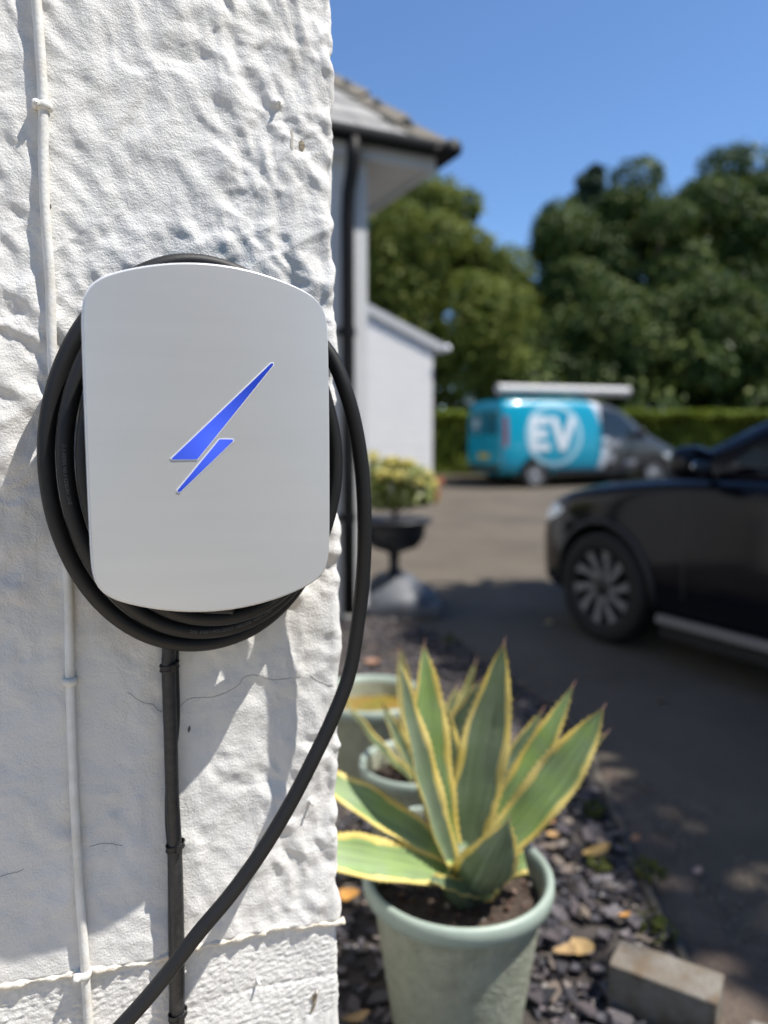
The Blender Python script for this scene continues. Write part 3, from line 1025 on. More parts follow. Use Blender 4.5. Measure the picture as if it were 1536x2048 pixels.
def pot(label, c, r, h, soil=0.05, base=0.66, soilmat=None, group='sage green plant pots', fill=True):
    t = thing('plant_pot', label, 'plant pot', c, 0, group)
    k = r / 0.19
    rb = r * base
    def rad(z):
        return rb + (r * 0.90 - rb) * (z / (h - 0.03 * k))
    mb = MB()
    prof = [(0.0, 0.004), (rb * 0.96, 0.0), (rb, 0.008)] + [(rad(z), z) for z in np.linspace(0.03, h - 0.040 * k, 10)]
    prof += [(r * 0.90, h - 0.036 * k)]
    mb.lathe(prof, n=64)
    mb.obj('wall', M_pot, t, True)
    mb = MB()
    rim = [(r * 0.895, h - 0.038 * k), (r * 0.955, h - 0.040 * k), (r * 0.99, h - 0.034 * k), (r * 1.0, h - 0.018 * k), (r * 0.995, h - 0.006 * k), (r * 0.97, h), (r * 0.935, h - 0.001), (r * 0.905, h - 0.008 * k), (r * 0.885, h - 0.02 * k)]
    mb.lathe(rim, n=64)
    mb.obj('rim', M_pot_rim, t, True)
    mb = MB()
    inn = [(r * 0.885, h - 0.02 * k), (r * 0.86, h - 0.06 * k), (r * 0.84, h - soil - 0.02)]
    mb.lathe(inn, n=64)
    mb.obj('inner_wall', M_pot, t, True)
    # uneven soil
    v, f = [(0, 0, h - soil)], []
    rr = random.Random(int(r * 1000))
    nr, na = 7, 28
    for i in range(1, nr + 1):
        for a in range(na):
            q = r * 0.86 * i / nr
            v.append((q * math.cos(2 * math.pi * a / na), q * math.sin(2 * math.pi * a / na), h - soil + rr.uniform(-.006, .006)))
    for a in range(na):
        f.append((0, 1 + a, 1 + (a + 1) % na))
    for i in range(nr - 1):
        for a in range(na):
            f.append((1 + i * na + a, 1 + (i + 1) * na + a, 1 + (i + 1) * na + (a + 1) % na, 1 + i * na + (a + 1) % na))
    so = link('soil', mesh_py('soil', v, f, True), soilmat or M_pot_soil, t)
    if fill:
        # loose chips and crumbs on the soil
        nch = 90
        rs = np.random.RandomState(int(r * 999))
        V, L = [], []
        for i in range(nch):
            a, q = rs.rand() * 6.28, r * 0.82 * math.sqrt(rs.rand())
            s_ = 0.004 + 0.010 * rs.rand() ** 2
            c_ = Vector((q * math.cos(a), q * math.sin(a), h - soil + s_ * 0.3))
            Mx = Matrix.Rotation(rs.rand() * 6, 3, 'Z') @ Matrix.Rotation(rs.rand() - .5, 3, 'X')
            for p in [(1, 0, 0), (-.5, .8, 0), (-.5, -.8, .1), (0, 0, .6), (0, 0, -.5)]:
                V.append(tuple(c_ + Mx @ (Vector(p) * s_)))
            b0 = i * 5
            L += [b0, b0 + 1, b0 + 3, b0 + 1, b0 + 2, b0 + 3, b0 + 2, b0, b0 + 3, b0 + 1, b0, b0 + 4, b0 + 2, b0 + 1, b0 + 4, b0, b0 + 2, b0 + 4]
        o_ = link('soil_crumbs', mesh_np('soil_crumbs', V, L, 3), M_crumb, t)
        o_['kind'] = 'stuff'
    return t
M_crumb = random_mat('soil_crumbs', [(0, (0.05, 0.03, 0.02)), (0.5, (0.10, 0.065, 0.05)), (0.8, (0.25, 0.15, 0.12)), (1, (0.30, 0.27, 0.24))], 0.9)

mp_c = at(915, 1737, 1.46)
POT_H, POT_R = mp_c.z, 0.198
pot('largest sage green pot in front, holding the agave', (mp_c.x, mp_c.y, 0.0), POT_R, POT_H, 0.055)
p2 = at(826, 1520, 2.05)
pot('middle sage green pot with bare dark soil, left behind the front agave', (p2.x, p2.y, 0.0), 0.155, p2.z, 0.06)
p3 = at(742, 1384, 2.62)
M_murk = mat('mossy_water', (0.17, 0.15, 0.02), 0.35, var=(0.30, 0.13, 0.04), vscale=6)
pot('rearmost sage green pot with mossy yellow-orange surface inside', (p3.x, p3.y, 0.0), 0.205, p3.z, 0.075, soilmat=M_murk, fill=False)
p4 = at(846, 1640, 1.76)
pot('small sage green pot half hidden behind the front pot', (p4.x, p4.y, 0.0), 0.072, p4.z, 0.03)

# ------------------------------------------------------------------ agaves
def leaf_material(name, c1, c2, rough):
    """fibres run along the leaf (its UV), with a pale waxy bloom in patches and a few brown scars"""
    m = mat(name, c1, rough, var=c2, vscale=9, spec=0.4)
    add_layer(m, tuple(0.5 * (a + b_) + 0.06 for a, b_ in zip(c1, c2)), 16, 0.50, 0.70, 0.45)
    add_layer(m, (0.16, 0.11, 0.05), 75, 0.68, 0.74, 0.7)
    nt = m.node_tree
    b = nt.nodes['Principled BSDF']
    uv = nt.nodes.new('ShaderNodeTexCoord')
    mp = nt.nodes.new('ShaderNodeMapping')
    mp.inputs['Scale'].default_value = (26, 1.6, 1)
    nz = nt.nodes.new('ShaderNodeTexNoise'); nz.inputs['Scale'].default_value = 1.0; nz.inputs['Detail'].default_value = 5
    nt.links.new(uv.outputs['UV'], mp.inputs['Vector']); nt.links.new(mp.outputs['Vector'], nz.inputs['Vector'])
    hsv = nt.nodes.new('ShaderNodeHueSaturation')
    mr = nt.nodes.new('ShaderNodeMapRange')
    mr.inputs['From Min'].default_value = 0.3; mr.inputs['From Max'].default_value = 0.7
    mr.inputs['To Min'].default_value = 0.62; mr.inputs['To Max'].default_value = 1.32
    nt.links.new(nz.outputs['Fac'], mr.inputs['Value']); nt.links.new(mr.outputs['Result'], hsv.inputs['Value'])
    nt.links.new(b.inputs['Base Color'].links[0].from_socket, hsv.inputs['Color'])
    nt.links.new(hsv.outputs['Color'], b.inputs['Base Color'])
    bp_ = nt.nodes.new('ShaderNodeBump'); bp_.inputs['Distance'].default_value = 0.0012
    nt.links.new(nz.outputs['Fac'], bp_.inputs['Height']); nt.links.new(bp_.outputs['Normal'], b.inputs['Normal'])
    return m
M_agave = leaf_material('agave_green', (0.105, 0.155, 0.070), (0.155, 0.195, 0.130), 0.5)
M_agave_sunlit = leaf_material('agave_sunlit_green', (0.20, 0.30, 0.075), (0.18, 0.25, 0.13), 0.5)  # brighter copy of the green: sun on the leaves put into the colour
M_margin = leaf_material('agave_yellow_margin', (0.58, 0.44, 0.09), (0.70, 0.58, 0.22), 0.5)
M_spine = mat('agave_brown_spine', (0.16, 0.08, 0.06), 0.6)

def agave_leaf(parent, base, tip, bow, width, face, sunlit=False, wmax=0.42, fold=0.30, cut=1.0, base_w=0.62, margin=0.27, m_green=None):
    """base, tip, bow (offset of the middle) in world; face = direction the inner side looks to"""
    base, tip, bow, face = Vector(base), Vector(tip), Vector(bow), Vector(face)
    mid = (base + tip) / 2 + bow
    ns = 26
    across = [-1, -1 + margin * 0.55, -1 + margin, -0.5, -0.2, 0, 0.2, 0.5, 1 - margin, 1 - margin * 0.55, 1]
    na = len(across)
    V, Fc, mi = [], [], []
    rr = random.Random(int(base.x * 1e4 + tip.x * 1e4))
    def ctr(t):
        return base * (1 - t) ** 2 + mid * 2 * t * (1 - t) * 1.0 + tip * t * t if False else \
            base.lerp(mid, t).lerp(mid.lerp(tip, t), t)
    wl = []
    for i in range(ns + 1):
        t = i / ns * cut
        p = ctr(t)
        T = (ctr(min(1, t + .02)) - ctr(max(0, t - .02))).normalized()
        f_ = (face - T * face.dot(T)).normalized()
        s_ = T.cross(f_)
        if t < wmax:
            w_ = base_w + (1 - base_w) * math.sin(t / wmax * math.pi / 2)
        else:
            q = (t - wmax) / (1 - wmax)
            w_ = (1 - q ** 1.7) ** 0.95
        w_ = max(w_ * width / 2, 0.0012)
        wl.append((p, T, f_, s_, w_))
        wv = 0.0025 * math.sin(t * 23 + base.x * 50)
        mg = margin * (1 + 0.22 * math.sin(i * 0.8 + tip.x * 40) + rr.uniform(-.16, .16))
        row = [-1, -1 + mg * .55, -1 + mg] + across[3:-3] + [1 - mg, 1 - mg * .55, 1]
        for a in row:
            lift = fold * (abs(a) ** 1.7) * w_ + wv * abs(a)
            V.append(p + s_ * (a * w_) + f_ * lift)
    for i in range(ns):
        for k in range(na - 1):
            Fc.append((i * na + k, i * na + k + 1, (i + 1) * na + k + 1, (i + 1) * na + k))
            edge_ = k in (0, 1, na - 3, na - 2)
            mi.append(1 if edge_ else 0)
    # underside
    th_ = 0.006
    k0 = len(V)
    for i in range(ns + 1):
        p, T, f_, s_, w_ = wl[i]
        for k, a in enumerate(across):
            V.append(V[i * na + k] - f_ * (th_ * (1 - a * a) * min(1, w_ / 0.02) + 0.0008))
    for i in range(ns):
        for k in range(na - 1):
            Fc.append((k0 + i * na + k, k0 + (i + 1) * na + k, k0 + (i + 1) * na + k + 1, k0 + i * na + k + 1))
            mi.append(1 if k in (0, 1, na - 3, na - 2) else 0)
        for k in (0, na - 1):
            a, b_ = i * na + k, (i + 1) * na + k
            Fc.append((a, b_, k0 + b_, k0 + a) if k == 0 else (a, k0 + a, k0 + b_, b_)); mi.append(1)
    if cut < 1:
        i = ns
        for k in range(na - 1):
            Fc.append((i * na + k, i * na + k + 1, k0 + i * na + k + 1, k0 + i * na + k)); mi.append(0)
    # teeth along both margins
    for i in range(1, ns - 1):
        for sd in (0, na - 1):
            if rr.random() < 0.12:
                continue
            p, T, f_, s_, w_ = wl[i]
            e = V[i * na + sd]
            sg = -1 if sd == 0 else 1
            b0 = len(V)
            h_ = rr.uniform(.0025, .005)
            V += [e - T * .004, e + T * .004, e + s_ * sg * h_ + T * .002, e - f_ * .0015]
            Fc += [(b0, b0 + 1, b0 + 2), (b0, b0 + 2, b0 + 3), (b0 + 1, b0 + 3, b0 + 2)]
            mi += [1, 1, 1]
    if cut >= 1:   # terminal spine
        T = wl[-1][1]
        b0 = len(V)
        f_, s_ = wl[-1][2], wl[-1][3]
        b_ = tip - T * 0.012
        V += [b_ + f_ * .002, b_ + s_ * .002, b_ - f_ * .002, b_ - s_ * .002, tip + T * .018]
        for k in range(4):
            Fc.append((b0 + k, b0 + (k + 1) % 4, b0 + 4)); mi.append(2)
    me = mesh_py('leaf', [v_ - parent.location for v_ in V], Fc, True)
    for m_ in (m_green or (M_agave_sunlit if sunlit else M_agave), M_margin, M_spine):
        me.materials.append(m_)
    me.polygons.foreach_set('material_index', mi)
    uvl = me.uv_layers.new(name='UVMap')
    vi = np.empty(len(me.loops), dtype=np.int32); me.loops.foreach_get('vertex_index', vi)
    per = vi % (k0 if k0 else 1)
    uvs = np.c_[(per % na) / na + base.x * 7, (per // na) / ns + tip.z * 3].astype(np.float32)
    uvl.data.foreach_set('uv', uvs.ravel())
    return link('leaf', me, None, parent)

soil_z = POT_H - 0.055
root = Vector((mp_c.x + 0.012, mp_c.y - 0.01, soil_z))
ag = thing('agave_plant', 'variegated agave with yellow leaf margins in the front pot', 'plant', root)
def bp(px, py, Y):
    return at(px, py, Y)
cx, cy = mp_c.x, mp_c.y
TOW = Vector((0, -1, 0.35))
# centre leaf
agave_leaf(ag, bp(925, 1745, cy + .01), bp(1008, 1287, cy + .03), Vector((-0.004, .02, 0)), 0.108, (.12, -1, .35), wmax=.50, fold=.20)
agave_leaf(ag, bp(905, 1735, cy - .01), bp(849, 1290, cy + .00), Vector((-.030, .0, 0)), 0.084, (.55, -1, .45), True, wmax=.60, fold=.28)
agave_leaf(ag, bp(900, 1728, cy - .04), bp(797, 1312, cy - .03), Vector((-.024, -.02, 0)), 0.062, (.85, -.8, .3), wmax=.45, fold=.55)
agave_leaf(ag, bp(890, 1700, cy + .05), bp(880, 1390, cy + .14), Vector((.02, .03, 0)), 0.075, (.1, -1, .4), wmax=.45)
agave_leaf(ag, bp(955, 1720, cy + .03), bp(1146, 1372, cy + .10), Vector((.004, .0, -.01)), 0.064, (-.25, -.9, .7), True, wmax=.50, fold=.35)
agave_leaf(ag, bp(965, 1725, cy - .02), bp(1206, 1417, cy - .02), Vector((.02, -.01, -.01)), 0.090, (-.2, -1, .8), True, wmax=.58, fold=.30)
agave_leaf(ag, bp(985, 1715, cy + .05), bp(1212, 1467, cy + .08), Vector((.01, .03, -.01)), 0.062, (-.5, -.5, .9), wmax=.5)
agave_leaf(ag, bp(905, 1715, cy - .03), bp(600, 1525, cy - .04), Vector((.0, -.02, .012)), 0.074, (.45, -.75, 1), True, wmax=.55, fold=.25)
agave_leaf(ag, bp(900, 1745, cy - .05), bp(570, 1690, cy - .16), Vector((.0, -.02, .012)), 0.084, (.3, -.75, 1), True, wmax=.55, fold=.25)
agave_leaf(ag, bp(900, 1752, cy - .06), bp(690, 1735, cy + .10), Vector((.0, .02, .02)), 0.05, (.1, -.6, 1), wmax=.5)
# short broad leaf pointing towards the viewer
agave_leaf(ag, bp(945, 1790, cy - .03), bp(1018, 1640, cy - .17), Vector((-.004, -.045, -.012)), 0.118, (.25, .85, .75), wmax=.30, fold=.45, base_w=.75, margin=.16)
# cut-off stubs near the soil
agave_leaf(ag, bp(985, 1735, cy - .0), bp(1130, 1706, cy - .0), Vector((0, 0, 0)), 0.052, (0, -.8, .6), True, wmax=.3, fold=.12, cut=.45, margin=.36)
agave_leaf(ag, bp(962, 1800, cy - .05), bp(1010, 1745, cy - .09), Vector((0, 0, 0)), 0.034, (.2, -.8, .5), True, wmax=.3, fold=.2, cut=.55, margin=.4)
agave_leaf(ag, bp(955, 1785, cy - .05), bp(840, 1752, cy - .12), Vector((0, 0, .0)), 0.035, (0, -.6, 1), wmax=.3, cut=.8)
agave_leaf(ag, bp(935, 1715, cy + .06), bp(1085, 1420, cy + .16), Vector((.0, .02, 0)), 0.058, (-.3, -1, .5), wmax=.45, fold=.4)
agave_leaf(ag, bp(892, 1712, cy + .03), bp(828, 1420, cy + .10), Vector((-.02, .02, 0)), 0.052, (.5, -1, .4), wmax=.45, fold=.45)
# stem joining the leaf bases to the soil
mb = MB(); mb.tube([Vector((0, 0, -.01)), Vector((-.008, .0, .03)), Vector((-.012, .005, .075)), Vector((-.01, .01, .11))], [.040, .038, .032, .018], 12)
mb.obj('stem', M_agave, ag, True)

root2 = Vector((p2.x + .03, p2.y + .0, p2.z - .06))
ag2 = thing('agave_plant', 'smaller agave behind, leaves showing between those of the front one', 'plant', root2)
c2y = p2.y
agave_leaf(ag2, root2 + Vector((-.03, -.02, .01)), bp(676, 1380, c2y - .12), Vector((.0, 0, -.045)), 0.030, (.4, -.5, .8), wmax=.4, fold=.6)
agave_leaf(ag2, root2 + Vector((.02, .0, .01)), bp(952, 1322, c2y + .12), Vector((.02, 0, .0)), 0.036, (-.4, -.8, .5), wmax=.4, fold=.6)
agave_leaf(ag2, root2 + Vector((.03, -.01, .01)), bp(962, 1362, c2y - .02), Vector((.01, 0, .0)), 0.078, (-.5, -1, .4), wmax=.5)
agave_leaf(ag2, root2 + Vector((.00, .01, .01)), bp(800, 1296, c2y + .05), Vector((-.02, 0, .0)), 0.055, (.3, -1, .3), wmax=.5)
agave_leaf(ag2, root2 + Vector((.01, .01, .01)), bp(868, 1340, c2y + .08), Vector((.0, 0, .0)), 0.06, (0, -1, .3), wmax=.5)
agave_leaf(ag2, root2 + Vector((.03, -.02, .01)), bp(925, 1500, c2y - .12), Vector((.0, 0, .02)), 0.05, (-.2, -.6, 1), wmax=.4)
agave_leaf(ag2, root2 + Vector((.02, .01, .01)), bp(915, 1372, c2y + .10), Vector((.01, 0, .0)), 0.05, (-.3, -1, .4), wmax=.5)
agave_leaf(ag2, root2 + Vector((-.02, .0, .01)), bp(764, 1405, c2y - .02), Vector((-.01, 0, .01)), 0.040, (.5, -.9, .5), wmax=.45, fold=.5)
mb = MB(); mb.tube([Vector((0, 0, -.01)), Vector((0, 0, .03)), Vector((0, .0, .06))], [.026, .024, .012], 10)
mb.obj('stem', M_agave, ag2, True)

# ------------------------------------------------------------------ brick at the bed corner
bq = [at_z(*p, 0.118) for p in [(1241, 1871), (1452.5, 1952), (1437, 2003), (1213, 1927)]]
cen = sum(bq, Vector()) / 4
ex = ((bq[1] - bq[0]) + (bq[2] - bq[3])).normalized()
ang = math.atan2(ex.y, ex.x)
M_brick = mat('weathered_paver', (0.20, 0.185, 0.16), 0.9, var=(0.12, 0.095, 0.065), vscale=14, bump=[(120, 0.003), (30, 0.004)])
add_layer(M_brick, (0.13, 0.085, 0.045), 16, 0.45, 0.65, 0.7)
bk = MB().box((0, 0, 0.059), (0.218, 0.098, 0.118))
me = bk.mesh('paving_brick')
bm = bmesh.new(); bm.from_mesh(me)
bmesh.ops.subdivide_edges(bm, edges=bm.edges[:], cuts=5, use_grid_fill=True)
for v_ in bm.verts:
    n_ = pnoise(np.array([v_.co.x * 30 + v_.co.z * 17]), np.array([v_.co.y * 30 + v_.co.z * 23]), 3)[0]
    v_.co += Vector((v_.co.x, v_.co.y, (v_.co.z - .059))).normalized() * float(n_) * 0.0022
bm.to_mesh(me); bm.free()
bko = link('paving_brick', me, M_brick)
bko.modifiers.new('b', 'BEVEL').width = 0.003
bko.location = (cen.x, cen.y, 0.0); bko.rotation_euler = (R(1), 0, ang)
tag(bko, 'weathered grey-brown paving brick at the corner of the slate bed', 'brick')
dark_c = cen + ex * 0.20
bk2 = MB().box((0, 0, 0.03), (0.16, 0.12, 0.06))
o2 = bk2.obj('paving_brick', M_brick, None, bevel=0.006)
o2.location = (dark_c.x + .02, dark_c.y - .05, 0); o2.rotation_euler = (0, R(2), ang + .1)
tag(o2, 'low sunken paving brick right of the taller one', 'brick')

# ------------------------------------------------------------------ slate chips
M_slate = random_mat('slate', [(0, (0.045, 0.046, 0.056)), (0.3, (0.085, 0.078, 0.088)), (0.55, (0.13, 0.108, 0.112)), (0.78, (0.19, 0.175, 0.185)), (0.92, (0.24, 0.19, 0.15)), (1, (0.30, 0.28, 0.27))], 0.6, bump=(120, 0.002), spec=0.4)
def chip_arrays(rs, s_):
    k = rs.randint(4, 8)
    a = np.sort(rs.rand(k) * 6.28)
    if np.max(np.diff(np.r_[a, a[0] + 6.28])) > 2.4:
        a = np.linspace(0, 6.28, k, endpoint=False) + rs.rand(k) * .4
    r_ = (0.6 + 0.5 * rs.rand(k)) * s_
    asp = 0.42 + 0.42 * rs.rand()
    x, y = r_ * np.cos(a), r_ * np.sin(a) * asp
    t_ = s_ * (0.06 + 0.11 * rs.rand())
    top = np.c_[x * .88, y * .88, np.full(k, t_)]
    mid_ = np.c_[x, y, np.full(k, 0.0)]
    bot = np.c_[x * .85, y * .85, np.full(k, -t_)]
    V = np.vstack([top, mid_, bot, [[0, 0, t_ * 1.08], [0, 0, -t_]]])
    Fc = []
    for i in range(k):
        j = (i + 1) % k
        Fc += [(i, 3 * k, j)[::-1], (i, j, k + j), (i, k + j, k + i), (k + i, k + j, 2 * k + j), (k + i, 2 * k + j, 2 * k + i), (2 * k + j, 3 * k + 1, 2 * k + i)]
    return V, Fc
rs = np.random.RandomState(77)
chip_meshes = []
for i in range(14):
    V, Fc = chip_arrays(rs, 1.0)
    me = mesh_py('slate_chip', V, Fc); me.materials.append(M_slate); chip_meshes.append(me)
bed_poly = [(x - 0.03, y) for x, y in bed_edge]
def edge_x(y):
    ys = [p[1] for p in bed_edge]; xs = [p[0] for p in bed_edge]
    return float(np.interp(y, ys, xs))
pots_xy = [(mp_c.x, mp_c.y, .15), (p2.x, p2.y, .12), (p3.x, p3.y, .15), (p4.x, p4.y, .06), (cen.x, cen.y, .09)]
def free(x, y):
    if x > edge_x(y) - 0.03:
        return False
    q = Vector((x, y, 0)) - P0
    if q.dot(N) < 0.02 and q.dot(U) < u_edge + 0.02:
        return False
    return all((x - a) ** 2 + (y - b_) ** 2 > c_ * c_ for a, b_, c_ in pots_xy)
def put(o_, x, y, s_, z):
    o_.location = (x, y, z)
    o_.rotation_euler = (rs.normal() * .28, rs.normal() * .28, rs.rand() * 6.28)
    o_.scale = (s_, s_, s_)
cnt = 0
while cnt < 290:
    y = 1.35 + 1.75 * rs.rand() ** 1.3
    x = -0.12 + 0.95 * rs.rand()
    if not free(x, y):
        continue
    if rs.rand() < 0.75 and x < mp_c.x + .15 and y > 1.6:
        continue
    s_ = 0.018 + 0.034 * rs.rand() ** 1.5
    o_ = link('slate_chip', chip_meshes[cnt % 14], None, bed)
    put(o_, x, y, s_, gz(y) + 0.024 + 0.018 * rs.rand())
    cnt += 1
Vs, Ls, off = [], [], 0
n_st = 0
while n_st < 5200:
    y = 1.0 + 4.0 * rs.rand(); x = -0.7 + 1.6 * rs.rand()
    if not free(x, y):
        continue
    V, Fc = chip_arrays(rs, 0.012 + 0.024 * rs.rand())
    Mx = np.array(Matrix.Rotation(rs.rand() * 6.28, 3, 'Z') @ Matrix.Rotation(rs.normal() * .35, 3, 'X'))
    V = V @ Mx.T + np.array([x, y, gz(y) + 0.014 + 0.016 * rs.rand()])
    Vs.append(V); Ls.append(np.array(Fc).ravel() + off); off += len(V); n_st += 1
o_ = link('slate_chippings', mesh_np('slate_chippings', np.vstack(Vs), np.concatenate(Ls), 3), M_slate, bed)
o_['kind'] = 'stuff'

# grit and litter washed over the driveway beside the bed
M_grit = random_mat('driveway_litter', [(0, (0.06, 0.045, 0.035)), (0.5, (0.12, 0.085, 0.065)), (0.85, (0.20, 0.15, 0.115)), (1, (0.32, 0.27, 0.22))], 0.9)
Vs, Ls, off = [], [], 0
for i in range(6500):
    if i < 4500:
        y = 1.2 + 1.5 * rs.rand() ** 1.0
        x = edge_x(y) + 0.03 + abs(rs.normal()) * 0.17
        if pnoise(np.array([x * 5]), np.array([y * 5]), 4)[0] < -0.12 and rs.rand() < .85:
            continue
    else:
        y = 1.5 + 6 * rs.rand(); x = edge_x(min(y, 5.0)) + 0.05 + 3 * rs.rand() ** 2
    s_ = 0.002 + 0.0065 * rs.rand() ** 2.5
    V = np.array([(1, 0, 0), (-.5, .8, 0), (-.5, -.8, .0), (0, 0, .55)]) * s_
    Mx = np.array(Matrix.Rotation(rs.rand() * 6.28, 3, 'Z'))
    Vs.append(V @ Mx.T + np.array([x, y, gz(y) + 0.001]))
    Ls.append(np.array([0, 1, 3, 1, 2, 3, 2, 0, 3]) + off); off += 4
o_ = link('driveway_litter', mesh_np('driveway_litter', np.vstack(Vs), np.concatenate(Ls), 3), M_grit)
o_['kind'] = 'stuff'
o_['label'] = 'fine brown grit and leaf crumbs on the tarmac edge'; o_['category'] = 'grit'

# dry fallen leaves, each its own thing
def dry_leaf(px, py, size, colr, label, rz, z=0.045):
    p = at_z(px, py, z)
    nu, nv_ = 9, 5
    V, Fc = [], []
    rr = random.Random(int(px + py))
    cu1, cu2 = rr.uniform(.25, .5), rr.uniform(.1, .35)
    for i in range(nu):
        t = i / (nu - 1)
        w_ = math.sin(math.pi * min(1, t * 0.94 + .03)) ** 0.75 * 0.36
        for j in range(nv_):
            s_ = j / (nv_ - 1) * 2 - 1
            V.append(((t - .5) * size, s_ * w_ * size, size * (cu1 * (t - .5) ** 2 * 1.4 + cu2 * s_ * s_ * w_ + rr.uniform(-.012, .012))))
    for i in range(nu - 1):
        for j in range(nv_ - 1):
            Fc.append((i * nv_ + j, i * nv_ + j + 1, (i + 1) * nv_ + j + 1, (i + 1) * nv_ + j))
    m_ = mat('dry_leaf_%d' % px, colr, 0.7, var=tuple(c * 0.6 for c in colr), vscale=40, bump=[(150, 0.001)])
    o_ = link('dry_leaf', mesh_py('dry_leaf', V, Fc, True), m_)
    o_.location = p; o_.rotation_euler = (rr.uniform(-.3, .3), rr.uniform(-.3, .3), rz)
    return tag(o_, label, 'leaf', 'dry leaves fallen on the slate bed and tarmac')
dry_leaf(1195, 1704, .085, (.62, .40, .13), 'bright yellow dry leaf on slate right of the front pot', .2)
dry_leaf(1130, 1905, .075, (.45, .30, .14), 'left of two tan curled leaves beside the front pot base', .9)
dry_leaf(1166, 1898, .075, (.50, .34, .15), 'right of two tan curled leaves beside the front pot base', 2.0)
dry_leaf(1096, 1640, .05, (.45, .22, .10), 'small orange-brown leaf nearest the right rim of the front pot', .5)
dry_leaf(1104, 1672, .055, (.50, .30, .12), 'tan leaf just below the small orange-brown one by the rim', 1.2)
dry_leaf(1250, 1832, .035, (.55, .27, .06), 'small orange leaf just behind the paving brick', .3)
dry_leaf(1395, 1743, .035, (.50, .33, .27), 'pale pink leaf lying on the shaded tarmac near the bed', .7, .012)
dry_leaf(700, 1792, .07, (.55, .27, .06), 'orange leaf between the white wall and the front pot', 2.4)
dry_leaf(712, 2040, .06, (.40, .26, .12), 'brown leaf at the foot of the white wall by the front pot', .4)
dry_leaf(1270, 1677, .035, (.42, .20, .10), 'rust-brown leaf on the stone edging of the bed', .4, .05)
dry_leaf(1097, 1246, .06, (.45, .38, .16), 'pale yellow leaf on the tarmac left of the car wheel', .2, gz(5) + .01)
dry_leaf(1322, 1404, .05, (.30, .22, .10), 'dull brown leaf on the tarmac below the car wheel', 1.0, .012)
dry_leaf(745, 1325, .09, (.36, .20, .13), 'reddish-brown leaf on the bed behind the rearmost pot', .1, .06)

# small weeds in the bed
M_weed = random_mat('weed_leaf', [(0, (0.05, 0.075, 0.015)), (1, (0.13, 0.14, 0.03))], 0.6, 0.2)
for px, py, s_, lab in [(1195, 1740, .035, 'small green weed below the bright yellow leaf'), (1190, 1628, .04, 'dark green weed by the bed edging near the tarmac'),
                        (1300, 1755, .045, 'yellowish weed tuft outside the bed edging'), (1312, 1868, .045, 'weed tuft just behind the paving brick'),
                        (900, 1290, .06, 'low weed behind the agave tips at the bed end')]:
    p = at_z(px, py, 0.03 + gz(3.0))
    t = thing('weed', lab, 'weed', p, 0, 'weeds in the slate bed')
    link('foliage', leaf_cloud('foliage', [((0, 0, s_ * .5), (s_, s_, s_ * .6))], 60, s_ * .6, int(px), inner=.1, aspect=.35), M_weed, t)
    mb = MB(); mb.tube([(0, 0, -.03), (0, 0, 0), (.003, 0, s_ * .6)], [.003, .0025, .001], 6); mb.obj('stem', M_weed, t)

# ================================================================== HOUSE BEHIND
M_render2 = mat('white_house_render', (0.72, 0.72, 0.71), 0.8, var=(0.66, 0.665, 0.66), vscale=3, bump=[(40, 0.006), (160, 0.002)])
M_tile = mat('roof_slate', (0.27, 0.265, 0.255), 0.8, var=(0.35, 0.34, 0.32), vscale=6, bump=[(40, 0.004)])
M_moss = mat('mossy_hip_tile', (0.155, 0.145, 0.115), 0.95, var=(0.20, 0.17, 0.135), vscale=7, bump=[(40, 0.015)])
M_gutter = mat('black_gutter', (0.005, 0.005, 0.0055), 0.6, spec=0.3)
M_soffit = mat('soffit_board', (0.62, 0.62, 0.62), 0.6, var=(0.56, 0.56, 0.56), vscale=4)
E_ = at(870, 306, 5.1)                  # eaves corner
o_h = 0.47
o_f = 0.05
HO = E_ - U * o_h - N * o_f             # house wall corner at eaves height
ze = E_.z
house = thing('white_house', 'white rendered house with hipped slate roof and black gutter', 'house', (HO.x, HO.y, gz(HO.y)))
HR = Matrix.Rotation(math.pi / 2 - WA, 3, 'Z')
house.rotation_euler = (0, 0, math.pi / 2 - WA)         # local x = U, local -y = N
hh = ze - gz(HO.y)
# local frame: wall corner at (0,0), house extends to -x and +y; eaves at height hh
MB().box((-2.5, 2.5, hh / 2 - .02), (5.0, 5.0, hh + .04)).obj('wall', M_render2, house)
MB().box((-2.5 + o_h / 2, 2.5 - o_f / 2, hh - .065), (5.0 + o_h - .02, 5.0 + o_f - .02, .03)).obj('soffit', M_soffit, house)
MB().box((-2.5 + o_h / 2, -o_f, hh - .045), (5.0 + o_h, .024, .15)).obj('fascia', M_soffit, house)
MB().box((o_h, 2.5 - o_f / 2 + .012, hh - .045), (.024, 5.0 + o_f - .024, .15)).obj('fascia', M_soffit, house)
g = MB(); g.tube([(-5.0, -o_f - .066, hh + .0), (-2, -o_f - .066, hh - .0), (o_h + .1, -o_f - .066, hh)], .052, 12)
g.obj('gutter', M_gutter, house, True)
g = MB(); g.tube([(o_h + .072, -o_f - .13, hh), (o_h + .072, 2, hh), (o_h + .072, 5, hh)], .06, 12)
g.obj('gutter', M_gutter, house, True)
dp = at(697, 800, HO.y - .12)
q = (Matrix.Rotation(-(math.pi / 2 - WA), 3, 'Z') @ (dp - house.location))
dx = q.x
mb = MB(); mb.tube([(dx + .015, -o_f - .07, hh - .02), (dx + .015, -o_f - .07, hh - .14), (dx + .01, -o_f - .05, hh - .24), (dx, -.075, hh - .34), (dx, -.055, hh - .5), (dx, -.055, 1.0), (dx, -.055, .06)], .042, 14)
d_ = mb.obj('downpipe', M_gutter, house, True)
